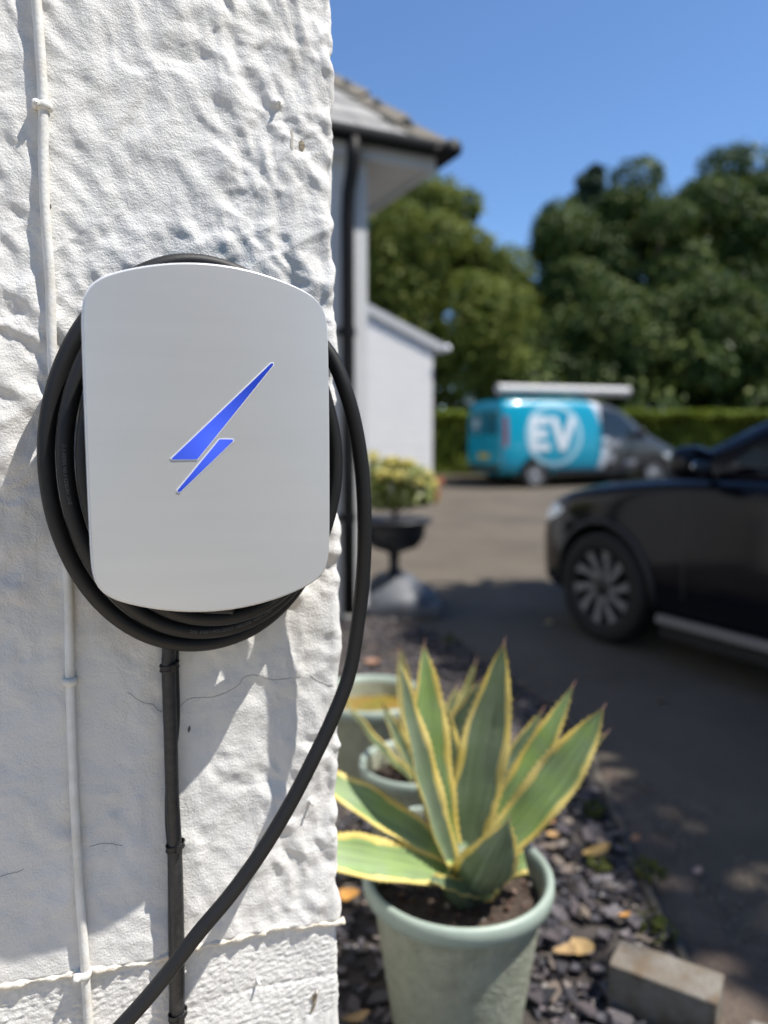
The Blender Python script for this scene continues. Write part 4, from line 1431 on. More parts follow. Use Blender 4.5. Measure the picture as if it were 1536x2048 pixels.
for zz in (0.7, 1.9):
    mb = MB(); mb.tube([(dx, -.055, zz - .03), (dx, -.055, zz + .03)], .048, 14); mb.box((dx, -.02, zz), (.13, .03, .04))
    mb.obj('bracket', M_gutter, d_)
# roof: sloping deck, then tiles that can be told apart near the corner
TP = math.tan(R(45))
k = 3.0
x0, y0 = o_h + .02, -o_f - .02
deck = [(-5.2, y0, hh + .02), (x0, y0, hh + .02), (x0, 5.2, hh + .02), (x0 - k, y0 + k, hh + k * TP), (-5.2, y0 + k, hh + k * TP), (x0 - k, 5.2, hh + k * TP)]
link('roof_deck', mesh_py('roof_deck', deck, [(0, 1, 3, 4), (1, 2, 5, 3)]), M_tile, house)
tile_me = MB().box((0, 0, 0), (.245, .30, .012)).mesh('roof_tile'); tile_me.materials.append(M_tile)
tr = random.Random(5)
for row in range(9):
    for c_ in range(11):
        d = row * 0.155 + .05
        x_ = x0 - d - .13 - c_ * .25 + (0.12 if row % 2 else 0)
        if x_ > x0 - d - .10:
            continue
        o_ = link('roof_tile', tile_me, None, house)
        o_.location = (x_, y0 + d * 1.0 + .03, hh + .02 + (d + .03) * TP + .022)
        o_.rotation_euler = (R(45 - 3), tr.uniform(-.02, .02), tr.uniform(-.015, .015))
    for c_ in range(9):
        y_ = y0 + row * .155 + .2 + c_ * .25
        d = row * .155 + .05
        o_ = link('roof_tile', tile_me, None, house)
        o_.location = (x0 - d - .03, y_, hh + .02 + (d + .03) * TP + .022)
        o_.rotation_euler = (R(45 - 3), 0, math.pi / 2)
        o_.rotation_mode = 'XYZ'
hip_me = MB()
hip_me.add([(-.20, -.11, -.05), (-.20, 0, .03), (-.20, .11, -.05), (.20, -.12, -.045), (.20, 0, .045), (.20, .12, -.045),
            (-.20, -.11, -.075), (-.20, .11, -.075), (.20, -.12, -.07), (.20, .12, -.07)],
           [(0, 3, 4, 1), (1, 4, 5, 2), (0, 1, 2, 7, 6), (3, 8, 9, 5, 4), (0, 6, 8, 3), (2, 5, 9, 7)])
hip_mesh = hip_me.mesh('hip_tile'); hip_mesh.materials.append(M_moss)
hd = Vector((-1, 1, 1)).normalized()
for i in range(8):
    o_ = link('hip_tile', hip_mesh, None, house)
    d = .08 + i * .20
    o_.location = (x0 - d, y0 + d, hh + .05 + d * TP)
    X = -hd + Vector((0, 0, .05)); X.normalize()
    Yv = Vector((0, 0, 1)).cross(X).normalized(); Zv = X.cross(Yv)
    o_.rotation_euler = Matrix((X, Yv, Zv)).transposed().to_euler()

# ------------------------------------------------------------------ garage
G_ = at(866, 690, 13.2)
M_garage = mat('white_garage_paint', (0.78, 0.77, 0.75), 0.75, var=(0.74, 0.73, 0.71), vscale=2.5, bump=[(60, 0.004)])
nt = M_garage.node_tree
bt = nt.nodes.new('ShaderNodeTexBrick')
bt.inputs['Scale'].default_value = 1.0
bt.inputs['Mortar Size'].default_value = 0.012
bt.inputs['Brick Width'].default_value = 0.45
bt.inputs['Row Height'].default_value = 0.225
mpg = nt.nodes.new('ShaderNodeMapping'); mpg.inputs['Rotation'].default_value = (R(90), 0, 0)
tcg = nt.nodes.new('ShaderNodeTexCoord')
nt.links.new(tcg.outputs['Object'], mpg.inputs['Vector']); nt.links.new(mpg.outputs['Vector'], bt.inputs['Vector'])
bpg = nt.nodes.new('ShaderNodeBump'); bpg.invert = True; bpg.inputs['Distance'].default_value = 0.01
nt.links.new(bt.outputs['Fac'], bpg.inputs['Height'])
bs = nt.nodes['Principled BSDF']
nt.links.new(bs.inputs['Normal'].links[0].from_socket, bpg.inputs['Normal'])
nt.links.new(bpg.outputs['Normal'], bs.inputs['Normal'])
garage = thing('garage', 'small white block garage with pitched roof behind the house', 'garage', (G_.x, G_.y, gz(G_.y)), math.pi / 2 - WA)
gh = G_.z - gz(G_.y)
gp = math.tan(R(22))
ga = 2.0
gv = [(0, 0, 0), (0, 0, gh), (-ga, 0, gh + ga * gp), (-2 * ga, 0, gh), (-2 * ga, 0, 0)]
gv += [(x, 4.5, z) for x, y, z in gv]
link('wall', mesh_py('wall', gv, [(4, 3, 2, 1, 0), (5, 6, 7, 8, 9), (0, 1, 6, 5), (3, 4, 9, 8)]), M_garage, garage)
for sd in (1, -1):
    xa, xb = (-ga, .18) if sd == 1 else (-ga, -2 * ga - .18)
    za, zb = gh + ga * gp + .03, gh - .18 * gp + .03
    v = [(xa, -.03, za), (xb, -.03, zb), (xb, 4.6, zb), (xa, 4.6, za)]
    v += [(x, y, z + .07) for x, y, z in v]
    link('roof', mesh_py('roof', v, [(0, 1, 2, 3), (7, 6, 5, 4), (0, 4, 5, 1), (2, 6, 7, 3), (1, 5, 6, 2), (0, 3, 7, 4)]), M_tile, garage)
    v = [(xa, -.055, za - .07), (xb, -.055, zb - .07), (xb, -.055, zb + .06), (xa, -.055, za + .06)]
    v += [(x, y + .022, z) for x, y, z in v]
    link('verge_board', mesh_py('verge_board', v, [(0, 1, 2, 3), (7, 6, 5, 4), (0, 4, 5, 1), (3, 2, 6, 7), (1, 5, 6, 2), (0, 3, 7, 4)]), M_soffit, garage)
mb = MB(); mb.tube([(.21, -.15, gh - .06), (.21, 2, gh - .06), (.21, 4.6, gh - .06)], .06, 10)
mb.obj('gutter', M_trim, garage, True)
MB().box((-1.9, -.02, 1.0), (.9, .05, 2.0)).obj('door', M_soffit, garage)

# ------------------------------------------------------------------ urn with shrub, terracotta pot
uc = at_z(788, 1214, gz(5.6))
M_iron = mat('black_cast_iron', (0.018, 0.019, 0.022), 0.5, var=(0.03, 0.03, 0.034), vscale=20, bump=[(60, 0.003)])
M_leadgrey = mat('grey_urn_base', (0.10, 0.11, 0.125), 0.55, var=(0.06, 0.065, 0.075), vscale=12, bump=[(60, 0.003)])
urn = thing('garden_urn', 'black cast iron garden urn on a wide grey base by the house', 'urn', uc)
def zu(py):
    return EYE.z - (py - 880) / F * uc.y - uc.z
mb = MB(); mb.lathe([(0, zu(1108)), (.035, zu(1108)), (.075, zu(1103)), (.165, zu(1094)), (.215, zu(1074)), (.222, zu(1058)), (.218, zu(1052)), (.245, zu(1047)), (.275, zu(1042)), (.27, zu(1037)), (.23, zu(1040)), (.19, zu(1048)), (0, zu(1049))], n=40)
mb.obj('bowl', M_iron, urn, True)
mb = MB(); mb.lathe([(.10, zu(1155)), (.055, zu(1146)), (.036, zu(1134)), (.032, zu(1122)), (.045, zu(1116)), (.034, zu(1110)), (.05, zu(1104))], n=28)
mb.obj('stem', M_iron, urn, True)
mb = MB(); mb.lathe([(.31, zu(1198)), (.305, zu(1190)), (.25, zu(1176)), (.16, zu(1160)), (.125, zu(1150)), (.0, zu(1150))], n=36)
mb.obj('foot', M_leadgrey, urn, True)
MB().box((0, 0, (zu(1198) - .01) / 2), (.64, .64, zu(1198) + .01)).obj('plinth', M_leadgrey, urn, bevel=.01)
mb = MB(); mb.lathe([(.19, zu(1048) + .002), (.1, zu(1044)), (0, zu(1043))], n=28); mb.obj('soil', M_pot_soil, urn, True)

M_shrub = random_mat('shrub_leaf', [(0, (0.16, 0.21, 0.03)), (0.45, (0.27, 0.32, 0.07)), (0.75, (0.42, 0.44, 0.22)), (1, (0.62, 0.62, 0.48))], 0.55, 0.25)
M_bloom = random_mat('yellow_bloom', [(0, (0.55, 0.48, 0.10)), (0.6, (0.68, 0.62, 0.22)), (1, (0.70, 0.68, 0.45))], 0.6, 0.25)
shrub = thing('flowering_shrub', 'pale yellow flowering shrub growing in the black urn', 'shrub', uc + Vector((0, 0, zu(1046))))
def sh(px, py, dy=0.0):
    return tuple(at(px, py, uc.y + dy) - shrub.location)
bl = [(sh(800, 975), (.20, .17, .11)), (sh(755, 970, .03), (.16, .15, .12)), (sh(840, 985, -.02), (.12, .13, .09)), (sh(775, 945, .05), (.16, .15, .08)), (sh(825, 955, 0), (.14, .15, .08)), (sh(765, 1000, 0), (.13, .12, .06)), (sh(815, 1000, -.03), (.12, .12, .05))]
link('foliage', leaf_cloud('foliage', bl, 420, .055, 41, inner=.2, aspect=.5), M_shrub, shrub)
bl = [(sh(745, 915), (.05, .06, .035)), (sh(785, 925, -.05), (.06, .06, .035)), (sh(818, 930), (.06, .06, .035)), (sh(848, 950, -.03), (.05, .06, .035)), (sh(860, 972, -.02), (.05, .05, .05)), (sh(765, 948, -.15), (.04, .04, .03)), (sh(800, 952, -.16), (.05, .04, .03)), (sh(836, 965, -.12), (.05, .04, .03))]
link('blossom', leaf_cloud('blossom', bl, 200, .042, 42, inner=.1, aspect=.8), M_bloom, shrub)
mb = MB()
for a, bx_, by_ in ((0, 790, 1000), (1, 760, 985), (2, 825, 990)):
    mb.tube([Vector((.005 * a, 0, -.03)), Vector((.004 * a, .004 * a, .05)), Vector(sh(bx_, by_))], [.012, .010, .006], 7)
mb.obj('stem', M_bark, shrub, True)
M_terra = mat('terracotta', (0.42, 0.13, 0.065), 0.75, var=(0.34, 0.11, 0.06), vscale=10)
tp = at_z(860, 1006, gz(12.3))
terr = thing('terracotta_pot', 'orange terracotta pot behind the yellow shrub near the garage', 'plant pot', tp)
mb = MB(); mb.lathe([(0, 0), (.14, 0), (.20, .34), (.225, .34), (.23, .42), (.205, .42), (.19, .36), (0, .36)], n=28); mb.obj('wall', M_terra, terr)
mb = MB(); mb.lathe([(.195, .365), (.1, .375), (0, .38)], n=20); mb.obj('soil', M_pot_soil, terr, True)

# ================================================================== VEHICLES
def apply_mods(o_):
    dg = bpy.context.evaluated_depsgraph_get()
    me = bpy.data.meshes.new_from_object(o_.evaluated_get(dg))
    return me

def loft(name, sections, sub=2):
    """sections: list of half outlines [(x,y,z)...] from bottom centre to top centre, same count; mirrored in y"""
    k = len(sections[0])
    V, Fc = [], []
    for s_ in sections:
        V += [tuple(p) for p in s_]
    nS = len(sections)
    for i in range(nS - 1):
        for j in range(k - 1):
            Fc.append((i * k + j, (i + 1) * k + j, (i + 1) * k + j + 1, i * k + j + 1))
    off = len(V)
    V += [(x, -y, z) for x, y, z in V]
    Fc += [tuple(reversed([q + off for q in f])) for f in Fc[:]]
    # end caps
    for i in (0, nS - 1):
        cap = [i * k + j for j in range(k)] + [off + i * k + j for j in reversed(range(k))]
        Fc.append(tuple(cap) if i else tuple(reversed(cap)))
    me = mesh_py(name, V, Fc)
    bm = bmesh.new(); bm.from_mesh(me)
    bmesh.ops.remove_doubles(bm, verts=bm.verts[:], dist=0.0005)
    bmesh.ops.recalc_face_normals(bm, faces=bm.faces[:])
    bm.to_mesh(me); bm.free()
    o_ = bpy.data.objects.new('tmp', me); col.objects.link(o_)
    md = o_.modifiers.new('s', 'SUBSURF'); md.levels = sub; md.render_levels = sub
    bpy.context.view_layer.update()
    out = apply_mods(o_)
    bpy.data.objects.remove(o_)
    return out

def cut_wheels(me, centers, r, depth, side):
    """boolean the wheel arches out of a body mesh"""
    o_ = bpy.data.objects.new('tmp', me); col.objects.link(o_)
    cutters = []
    for (x, z) in centers:
        for s_ in (1, -1):
            mb = MB()
            mb.tube([(x + .0013, s_ * (side - depth), z + .0007), (x - .0011, s_ * (side + .3), z + .0013)], r, 43)
            c_ = mb.obj('cut', None)
            bm = bmesh.new(); bm.from_mesh(c_.data); bmesh.ops.recalc_face_normals(bm, faces=bm.faces[:]); bm.to_mesh(c_.data); bm.free()
            cutters.append(c_)
            md = o_.modifiers.new('b', 'BOOLEAN'); md.operation = 'DIFFERENCE'; md.object = c_; md.solver = 'EXACT'
    bpy.context.view_layer.update()
    out = apply_mods(o_)
    bpy.data.objects.remove(o_)
    for c_ in cutters:
        bpy.data.objects.remove(c_)
    return out

def bvh_of(me):
    return BVHTree.FromPolygons([v_.co.copy() for v_ in me.vertices], [tuple(p.vertices) for p in me.polygons])

def project(name, polys, bvh, axis, sign, off, m, parent, cuts=4, tri=True):
    """flat outlines in the two other axes laid on a body surface; axis 'y' -> (x,z), axis 'x' -> (y,z)"""
    bm = bmesh.new()
    for poly in polys:
        vs_ = [bm.verts.new((p[0], p[1], 0)) for p in poly]
        bm.faces.new(vs_)
    bmesh.ops.triangulate(bm, faces=bm.faces[:])
    for _ in range(cuts):
        le_ = [e for e in bm.edges if e.calc_length() > 0.09]
        if not le_:
            break
        bmesh.ops.subdivide_edges(bm, edges=le_, cuts=1)
        bmesh.ops.triangulate(bm, faces=bm.faces[:])
    kill = []
    for v_ in bm.verts:
        a, b_ = v_.co.x, v_.co.y
        if axis == 'y':
            org, dr = Vector((a, sign * 3, b_)), Vector((0, -sign, 0))
        else:
            org, dr = Vector((sign * 8, a, b_)), Vector((-sign, 0, 0))
        hit = bvh.ray_cast(org, dr)
        if hit[0] is None:
            kill.append(v_)
        else:
            v_.co = hit[0] - dr * off
    bmesh.ops.delete(bm, geom=kill, context='VERTS')
    me = bpy.data.meshes.new(name)
    bmesh.ops.recalc_face_normals(bm, faces=bm.faces[:])
    bm.to_mesh(me); bm.free()
    me.shade_smooth()
    return link(name, me, m, parent)

M_tyre = mat('tyre_rubber', (0.012, 0.012, 0.012), 0.8, bump=[(60, 0.002)])
M_alloy = mat('grey_alloy', (0.24, 0.24, 0.245), 0.42, metal=0.5)
M_silverwheel = mat('silver_wheel_trim', (0.42, 0.42, 0.43), 0.4, metal=0.4)
M_black = mat('black_trim', (0.012, 0.012, 0.013), 0.45)
M_glass = mat('car_glass', (0.012, 0.018, 0.018), 0.04, spec=0.8)
M_lamp = mat('headlamp', (0.55, 0.58, 0.60), 0.1, coat=1.0)
M_mirror = mat('mirror_glass', (0.6, 0.62, 0.65), 0.08, metal=1.0)
M_red = mat('tail_lamp', (0.32, 0.02, 0.03), 0.2, coat=1.0)

def wheel(parent, x, y, z, r, w, rim_r, m_rim, spokes, side, twist=0.18):
    we = bpy.data.objects.new('wheel', None); col.objects.link(we); we.parent = parent
    we.location = (x, y, z)
    Mr = Matrix.Rotation(math.pi / 2, 3, 'X') if side > 0 else Matrix.Rotation(-math.pi / 2, 3, 'X')
    # local lathe axis z -> outward (+-y)
    Mr = Matrix.Rotation(-math.pi / 2 * side, 3, 'X')
    mb = MB()
    mb.lathe([(rim_r * .98, -w / 2), (r * .93, -w / 2), (r * .985, -w * .42), (r, -w * .25), (r, w * .25), (r * .985, w * .42), (r * .93, w / 2), (rim_r * 1.02, w / 2), (rim_r * .98, w * .44)], n=48, M=Mr)
    mb.obj('tyre', M_tyre, we, True)
    mb = MB()
    mb.lathe([(rim_r * 1.0, w * .44), (rim_r * .95, w * .45), (rim_r * .93, w * .30), (rim_r * .92, -w * .3), (0, -w * .3)], n=48, M=Mr)
    mb.lathe([(0, w * .40), (.05, w * .40), (.065, w * .34), (.068, w * .2)], n=24, M=Mr)
    mb.obj('rim', M_black if spokes > 6 else m_rim, we, True)
    for k in range(spokes):
        a = 2 * math.pi * k / spokes if spokes <= 6 else 2 * math.pi * (k // 2) / (spokes / 2) + (k % 2) * 0.42
        tw = twist if spokes <= 6 else (twist + 0.22 if k % 2 else twist)
        v = []
        for rr_, aa, hw_, zz in ((.045, a, .016, w * .36), (rim_r * .55, a + tw * .6, .018, w * .38), (rim_r * .97, a + tw, .030, w * .43)):
            t_ = Vector((-math.sin(aa), math.cos(aa), 0)); p = Vector((rr_ * math.cos(aa), rr_ * math.sin(aa), zz))
            v += [p - t_ * hw_, p + t_ * hw_, p - t_ * hw_ - Vector((0, 0, .03)), p + t_ * hw_ - Vector((0, 0, .03))]
        f = []
        for i in range(2):
            b0 = i * 4
            f += [(b0, b0 + 4, b0 + 5, b0 + 1), (b0 + 2, b0 + 3, b0 + 7, b0 + 6), (b0, b0 + 2, b0 + 6, b0 + 4), (b0 + 1, b0 + 5, b0 + 7, b0 + 3)]
        link('spoke', mesh_py('spoke', [Mr @ p for p in v], f), m_rim, we)
    return we

def ellipsoid(name, c, rad, m, parent, n=16, M=None):
    bm = bmesh.new()
    bmesh.ops.create_uvsphere(bm, u_segments=n, v_segments=n // 2 + 2, radius=1)
    for v_ in bm.verts:
        p = Vector((math.copysign(abs(v_.co.x) ** .8, v_.co.x) * rad[0], math.copysign(abs(v_.co.y) ** .8, v_.co.y) * rad[1], math.copysign(abs(v_.co.z) ** .8, v_.co.z) * rad[2]))
        if M is not None:
            p = M @ p
        v_.co = p + Vector(c)
    me = bpy.data.meshes.new(name); bm.to_mesh(me); bm.free(); me.shade_smooth()
    return link(name, me, m, parent)

def body_section(x, w, zb, zt, crown=.04, tuck=.93):
    return [(x, 0, zb), (x, w * .80, zb), (x, w * .955, zb + .07), (x, w * .985, zb + .22 * (zt - zb)), (x, w, zb + .52 * (zt - zb)), (x, w * .985, zt - .10 * (zt - zb)), (x, w * tuck, zt - .005), (x, w * .70, zt + crown * .5), (x, 0, zt + crown)]

# ---------------- dark car in the shade
CH = R(29)                                              # heading, left of straight ahead
hd_c = Vector((-math.sin(CH), math.cos(CH), 0))
lf_c = Vector((-math.cos(CH), -math.sin(CH), 0))        # its left side, towards the viewer
wc = at(1199, 1182, 4.38)                               # outer face of the front left wheel
car_org = wc - lf_c * 0.885
M_paint = mat('black_blue_car_paint', (0.006, 0.0065, 0.009), 0.12, spec=0.32)
car = thing('parked_car', 'dark hatchback car parked in shade on the driveway at right', 'car', (car_org.x, car_org.y, gz(car_org.y)), math.atan2(hd_c.y, hd_c.x))
secs = [body_section(.80, .40, .38, .56), body_section(.765, .60, .26, .68), body_section(.69, .74, .20, .775), body_section(.52, .83, .18, .85), body_section(.30, .875, .18, .91), body_section(0, .895, .18, .96),
        body_section(-.4, .90, .18, 1.005), body_section(-.9, .90, .18, 1.03), body_section(-1.5, .905, .18, 1.045), body_section(-2.2, .905, .18, 1.05), body_section(-2.8, .90, .18, 1.07),
        body_section(-3.2, .87, .20, 1.08), body_section(-3.42, .80, .26, 1.05), body_section(-3.50, .62, .34, .98)]
bme = loft('body', secs, 2)
bvh_body = bvh_of(bme)
bme = cut_wheels(bme, [(0, .33), (-2.76, .33)], .385, .34, .88)
link('body', autosmooth(bme, 45), M_paint, car)
def green_sec(x, wb, zb, wt, zt):
    return [(x, 0, zb - .05), (x, wb * .9, zb - .05), (x, wb, zb), (x, wb + (wt - wb) * .45, zb + (zt - zb) * .5), (x, wt, zt - .05 * min(1, (zt - zb) * 3)), (x, wt * .85, zt - .008), (x, wt * .5, zt), (x, 0, zt + .006)]
gs = [green_sec(-.17, .74, .975, .70, .99), green_sec(-.37, .78, .99, .72, 1.08), green_sec(-.77, .82, 1.01, .68, 1.31), green_sec(-1.22, .835, 1.03, .645, 1.50), green_sec(-1.7, .84, 1.04, .635, 1.565),
      green_sec(-2.2, .84, 1.045, .63, 1.57), green_sec(-2.75, .82, 1.06, .62, 1.53), green_sec(-3.1, .79, 1.07, .62, 1.45), green_sec(-3.35, .74, 1.07, .62, 1.15)]
gme = loft('roof', gs, 2)
bvh_g = bvh_of(gme)
link('roof', gme, M_paint, car)
for s_ in (1, -1):
    project('side_window', [[(-.76, 1.08), (-1.58, 1.08), (-1.58, 1.48), (-1.38, 1.47), (-1.13, 1.39)]], bvh_g, 'y', s_, .004, M_glass, car)
    project('side_window', [[(-1.66, 1.08), (-2.53, 1.09), (-2.61, 1.42), (-2.38, 1.48), (-1.66, 1.48)]], bvh_g, 'y', s_, .004, M_glass, car)
    project('side_window', [[(-2.64, 1.10), (-2.95, 1.13), (-2.85, 1.35), (-2.70, 1.40)]], bvh_g, 'y', s_, .004, M_glass, car)
    # door shut lines and handles, sill trim
    for xx in (-.60, -1.62, -2.52):
        project('door_seam', [[(xx, .30), (xx + .012, .30), (xx + .012, .98), (xx, .98)]], bvh_body, 'y', s_, .0015, M_black, car)
    for xx in (-1.42, -2.36):
        hit = bvh_body.ray_cast(Vector((xx, s_ * 3, .90)), Vector((0, -s_, 0)))[0]
        ellipsoid('door_handle', hit + Vector((0, s_ * .012, 0)), (.10, .018, .016), M_paint, car)
    mb = MB(); mb.box((-1.38, s_ * .885, .235), (1.9, .05, .05)); mb.obj('sill_trim', M_alloy, car, bevel=.012)
    mb = MB(); mb.box((-1.38, s_ * .868, .165), (1.85, .06, .06)); mb.obj('sill', M_black, car, bevel=.015)
    # arch cladding
    for xx in (0, -2.76):
        pts = []
        for k_ in range(25):
            a = math.pi * (-.06 + 1.12 * k_ / 24)
            px_, pz_ = xx + .395 * math.cos(a), .33 + .395 * math.sin(a)
            hit = bvh_body.ray_cast(Vector((px_, s_ * 3, max(pz_, .24))), Vector((0, -s_, 0)))[0]
            yy = hit.y if hit else s_ * .84
            pts.append((px_, yy, pz_))
        mb = MB(); mb.tube(pts, .022, 8); mb.obj('arch_trim', M_black, car, True)
    # mirror on its arm
    mir = ellipsoid('mirror', (-.72, s_ * 1.02, 1.10), (.075, .12, .085), M_paint, car)
    ellipsoid('mirror_glass', (-.782, s_ * 1.02, 1.085), (.014, .075, .035), M_mirror, mir)
    mb = MB(); mb.tube([(-.69, s_ * .82, 1.02), (-.70, s_ * .95, 1.06)], .025, 8); mb.obj('mirror_arm', M_black, mir, True)
    # headlamp
    project('headlight', [[(.36, .77), (.50, .81), (.66, .72), (.70, .65), (.58, .68), (.44, .72)]], bvh_body, 'y', s_, .004, M_lamp, car)
    wheel(car, 0, s_ * .79, .33, .335, .205, .232, M_alloy, 10, s_)
    wheel(car, -2.76, s_ * .79, .33, .335, .205, .232, M_alloy, 10, s_)
project('windscreen', [[(-.66, 1.05), (.66, 1.05), (.60, 1.44), (0, 1.47), (-.60, 1.44)]], bvh_g, 'x', 1, .004, M_glass, car)
project('rear_window', [[(-.58, 1.14), (.58, 1.14), (.52, 1.40), (-.52, 1.40)]], bvh_g, 'x', -1, .004, M_glass, car)
project('grille', [[(-.45, .30), (.45, .30), (.50, .40), (-.50, .40)]], bvh_body, 'x', 1, .004, M_black, car)
for s_ in (1, -1):
    project('tail_light', [[(s_ * .45, .86), (s_ * .72, .86), (s_ * .72, .96), (s_ * .45, .96)]], bvh_body, 'x', -1, .004, M_red, car)

# ---------------- turquoise van
VA = R(18)
hd_v = Vector((math.cos(VA), math.sin(VA), 0))
rt_v = Vector((math.sin(VA), -math.cos(VA), 0))          # its right side, towards the viewer
wv = at(1072, 945, 15.2)
van_org = wv - rt_v * 0.86
vz = at(1072, 977, 15.2).z
van = thing('parked_van', 'small turquoise and charcoal van lettered EV before the hedge', 'van', (van_org.x, van_org.y, vz), math.atan2(hd_v.y, hd_v.x))
# paint scheme: turquoise box, white swoosh, charcoal cab (object coordinates of the van body)
M_van = mat('van_wrap', (0.0, 0.25, 0.40), 0.3, coat=0.6)
nt = M_van.node_tree
b = nt.nodes['Principled BSDF']
tc = nt.nodes.new('ShaderNodeTexCoord')
sp = nt.nodes.new('ShaderNodeSeparateXYZ')
nt.links.new(tc.outputs['Object'], sp.inputs[0])
def mnode(op, a, bb):
    n_ = nt.nodes.new('ShaderNodeMath'); n_.operation = op
    for i, q in enumerate((a, bb)):
        if q is None:
            continue
        if isinstance(q, (int, float)):
            n_.inputs[i].default_value = q
        else:
            nt.links.new(q, n_.inputs[i])
    return n_.outputs[0]
ddx = mnode('SUBTRACT', sp.outputs['X'], 0.20)
ddz = mnode('SUBTRACT', sp.outputs['Z'], 0.95)
dist = mnode('SQRT', mnode('ADD', mnode('MULTIPLY', ddx, ddx), mnode('MULTIPLY', mnode('MULTIPLY', ddz, ddz), 1.0)), None)
in_blue = mnode('LESS_THAN', dist, 1.36)
in_white = mnode('LESS_THAN', dist, 1.52)
mx1 = nt.nodes.new('ShaderNodeMix'); mx1.data_type = 'RGBA'
mx1.inputs['A'].default_value = (0.045, 0.047, 0.052, 1)
mx1.inputs['B'].default_value = (0.62, 0.66, 0.70, 1)
nt.links.new(in_white, mx1.inputs['Factor'])
mx2 = nt.nodes.new('ShaderNodeMix'); mx2.data_type = 'RGBA'
nt.links.new(mx1.outputs['Result'], mx2.inputs['A'])
mx2.inputs['B'].default_value = (0.0, 0.32, 0.47, 1)
nt.links.new(in_blue, mx2.inputs['Factor'])
nt.links.new(mx2.outputs['Result'], b.inputs['Base Color'])
def van_sec(x, w, zb, zbelt, wt, zt):
    return [(x, 0, zb), (x, w * .85, zb), (x, w * .97, zb + min(.10, .3 * (zbelt - zb))), (x, w, zb + min(.40, .6 * (zbelt - zb))), (x, w * .995, zbelt), (x, w + (wt - w) * .5, (zbelt + zt) / 2 + .02), (x, wt, zt - .10), (x, wt * .93, zt - .025), (x, wt * .6, zt), (x, 0, zt + .01)]
vsx = [van_sec(-.78, .84, .34, 1.00, .74, 1.74), van_sec(-.76, .865, .30, 1.00, .765, 1.79), van_sec(-.66, .885, .26, 1.02, .785, 1.82), van_sec(-.2, .89, .25, 1.03, .79, 1.835), van_sec(.5, .89, .25, 1.03, .79, 1.84),
       van_sec(1.2, .89, .25, 1.03, .785, 1.84), van_sec(1.75, .89, .25, 1.02, .765, 1.80), van_sec(2.15, .885, .25, 1.01, .73, 1.66), van_sec(2.5, .88, .25, 1.0, .73, 1.40), van_sec(2.85, .875, .25, .98, .78, 1.13),
       van_sec(3.2, .86, .24, .80, .76, .98), van_sec(3.5, .80, .26, .70, .68, .86), van_sec(3.66, .66, .30, .60, .55, .72), van_sec(3.70, .5, .36, .55, .42, .64)]
vme = loft('body', vsx, 2)
bvh_v = bvh_of(vme)
vme = cut_wheels(vme, [(0, .31), (2.9, .31)], .37, .35, .87)
link('body', autosmooth(vme, 45), M_van, van)
VS = -1     # van's right side is local -y
for s_ in (1, -1):
    project('side_window', [[(1.52, 1.06), (2.45, 1.06), (2.36, 1.26), (2.10, 1.52), (1.92, 1.60), (1.52, 1.62)]], bvh_v, 'y', s_, .005, M_glass, van)
    for xx in (.62, 1.46, 2.52):
        project('door_seam', [[(xx, .42), (xx + .014, .42), (xx + .014, 1.62 if xx < 2 else 1.0), (xx, 1.62 if xx < 2 else 1.0)]], bvh_v, 'y', s_, .002, M_black, van)
    hit = bvh_v.ray_cast(Vector((1.60, s_ * 3, .94)), Vector((0, -s_, 0)))[0]
    ellipsoid('door_handle', hit + Vector((0, s_ * .012, 0)), (.09, .02, .02), M_black, van)
    project('tail_light', [[(-.735, .86), (-.655, .86), (-.645, 1.48), (-.715, 1.48)]], bvh_v, 'y', s_, .006, M_red, van)
    project('headlight', [[(3.12, .72), (3.48, .66), (3.58, .56), (3.40, .58), (3.15, .64)]], bvh_v, 'y', s_, .006, M_lamp, van)
    m_ = ellipsoid('mirror', (2.42, s_ * 1.0, 1.12), (.07, .10, .12), M_black, van)
    mb = MB(); mb.box((-.0 + 1.45, s_ * .875, .33), (2.0, .03, .10)); mb.obj('side_moulding', M_black, van, bevel=.01)
    wheel(van, 0, s_ * .77, .31, .315, .19, .195, M_silverwheel, 6, s_, 0.0)
    wheel(van, 2.9, s_ * .77, .31, .315, .19, .195, M_silverwheel, 6, s_, 0.0)
project('windscreen', [[(-.66, 1.16), (.66, 1.16), (.60, 1.62), (-.60, 1.62)]], bvh_v, 'x', 1, .005, M_glass, van)
project('rear_bumper', [[(-.78, .34), (.78, .34), (.78, .48), (-.78, .48)]], bvh_v, 'x', -1, .008, M_black, van)
for s_ in (1, -1):
    project('rear_window', [[(s_ * .06, 1.10), (s_ * .66, 1.10), (s_ * .62, 1.58), (s_ * .06, 1.58)]], bvh_v, 'x', -1, .005, mat('tinted_turquoise_glass', (0.02, 0.13, 0.19), 0.1), van)
project('door_seam', [[(-.007, .5), (.007, .5), (.007, 1.68), (-.007, 1.68)]], bvh_v, 'x', -1, .007, M_black, van)
project('number_plate', [[(-.26, .60), (.26, .60), (.26, .71), (-.26, .71)]], bvh_v, 'x', -1, .009, mat('yellow_plate', (0.55, 0.42, 0.03), 0.5), van)
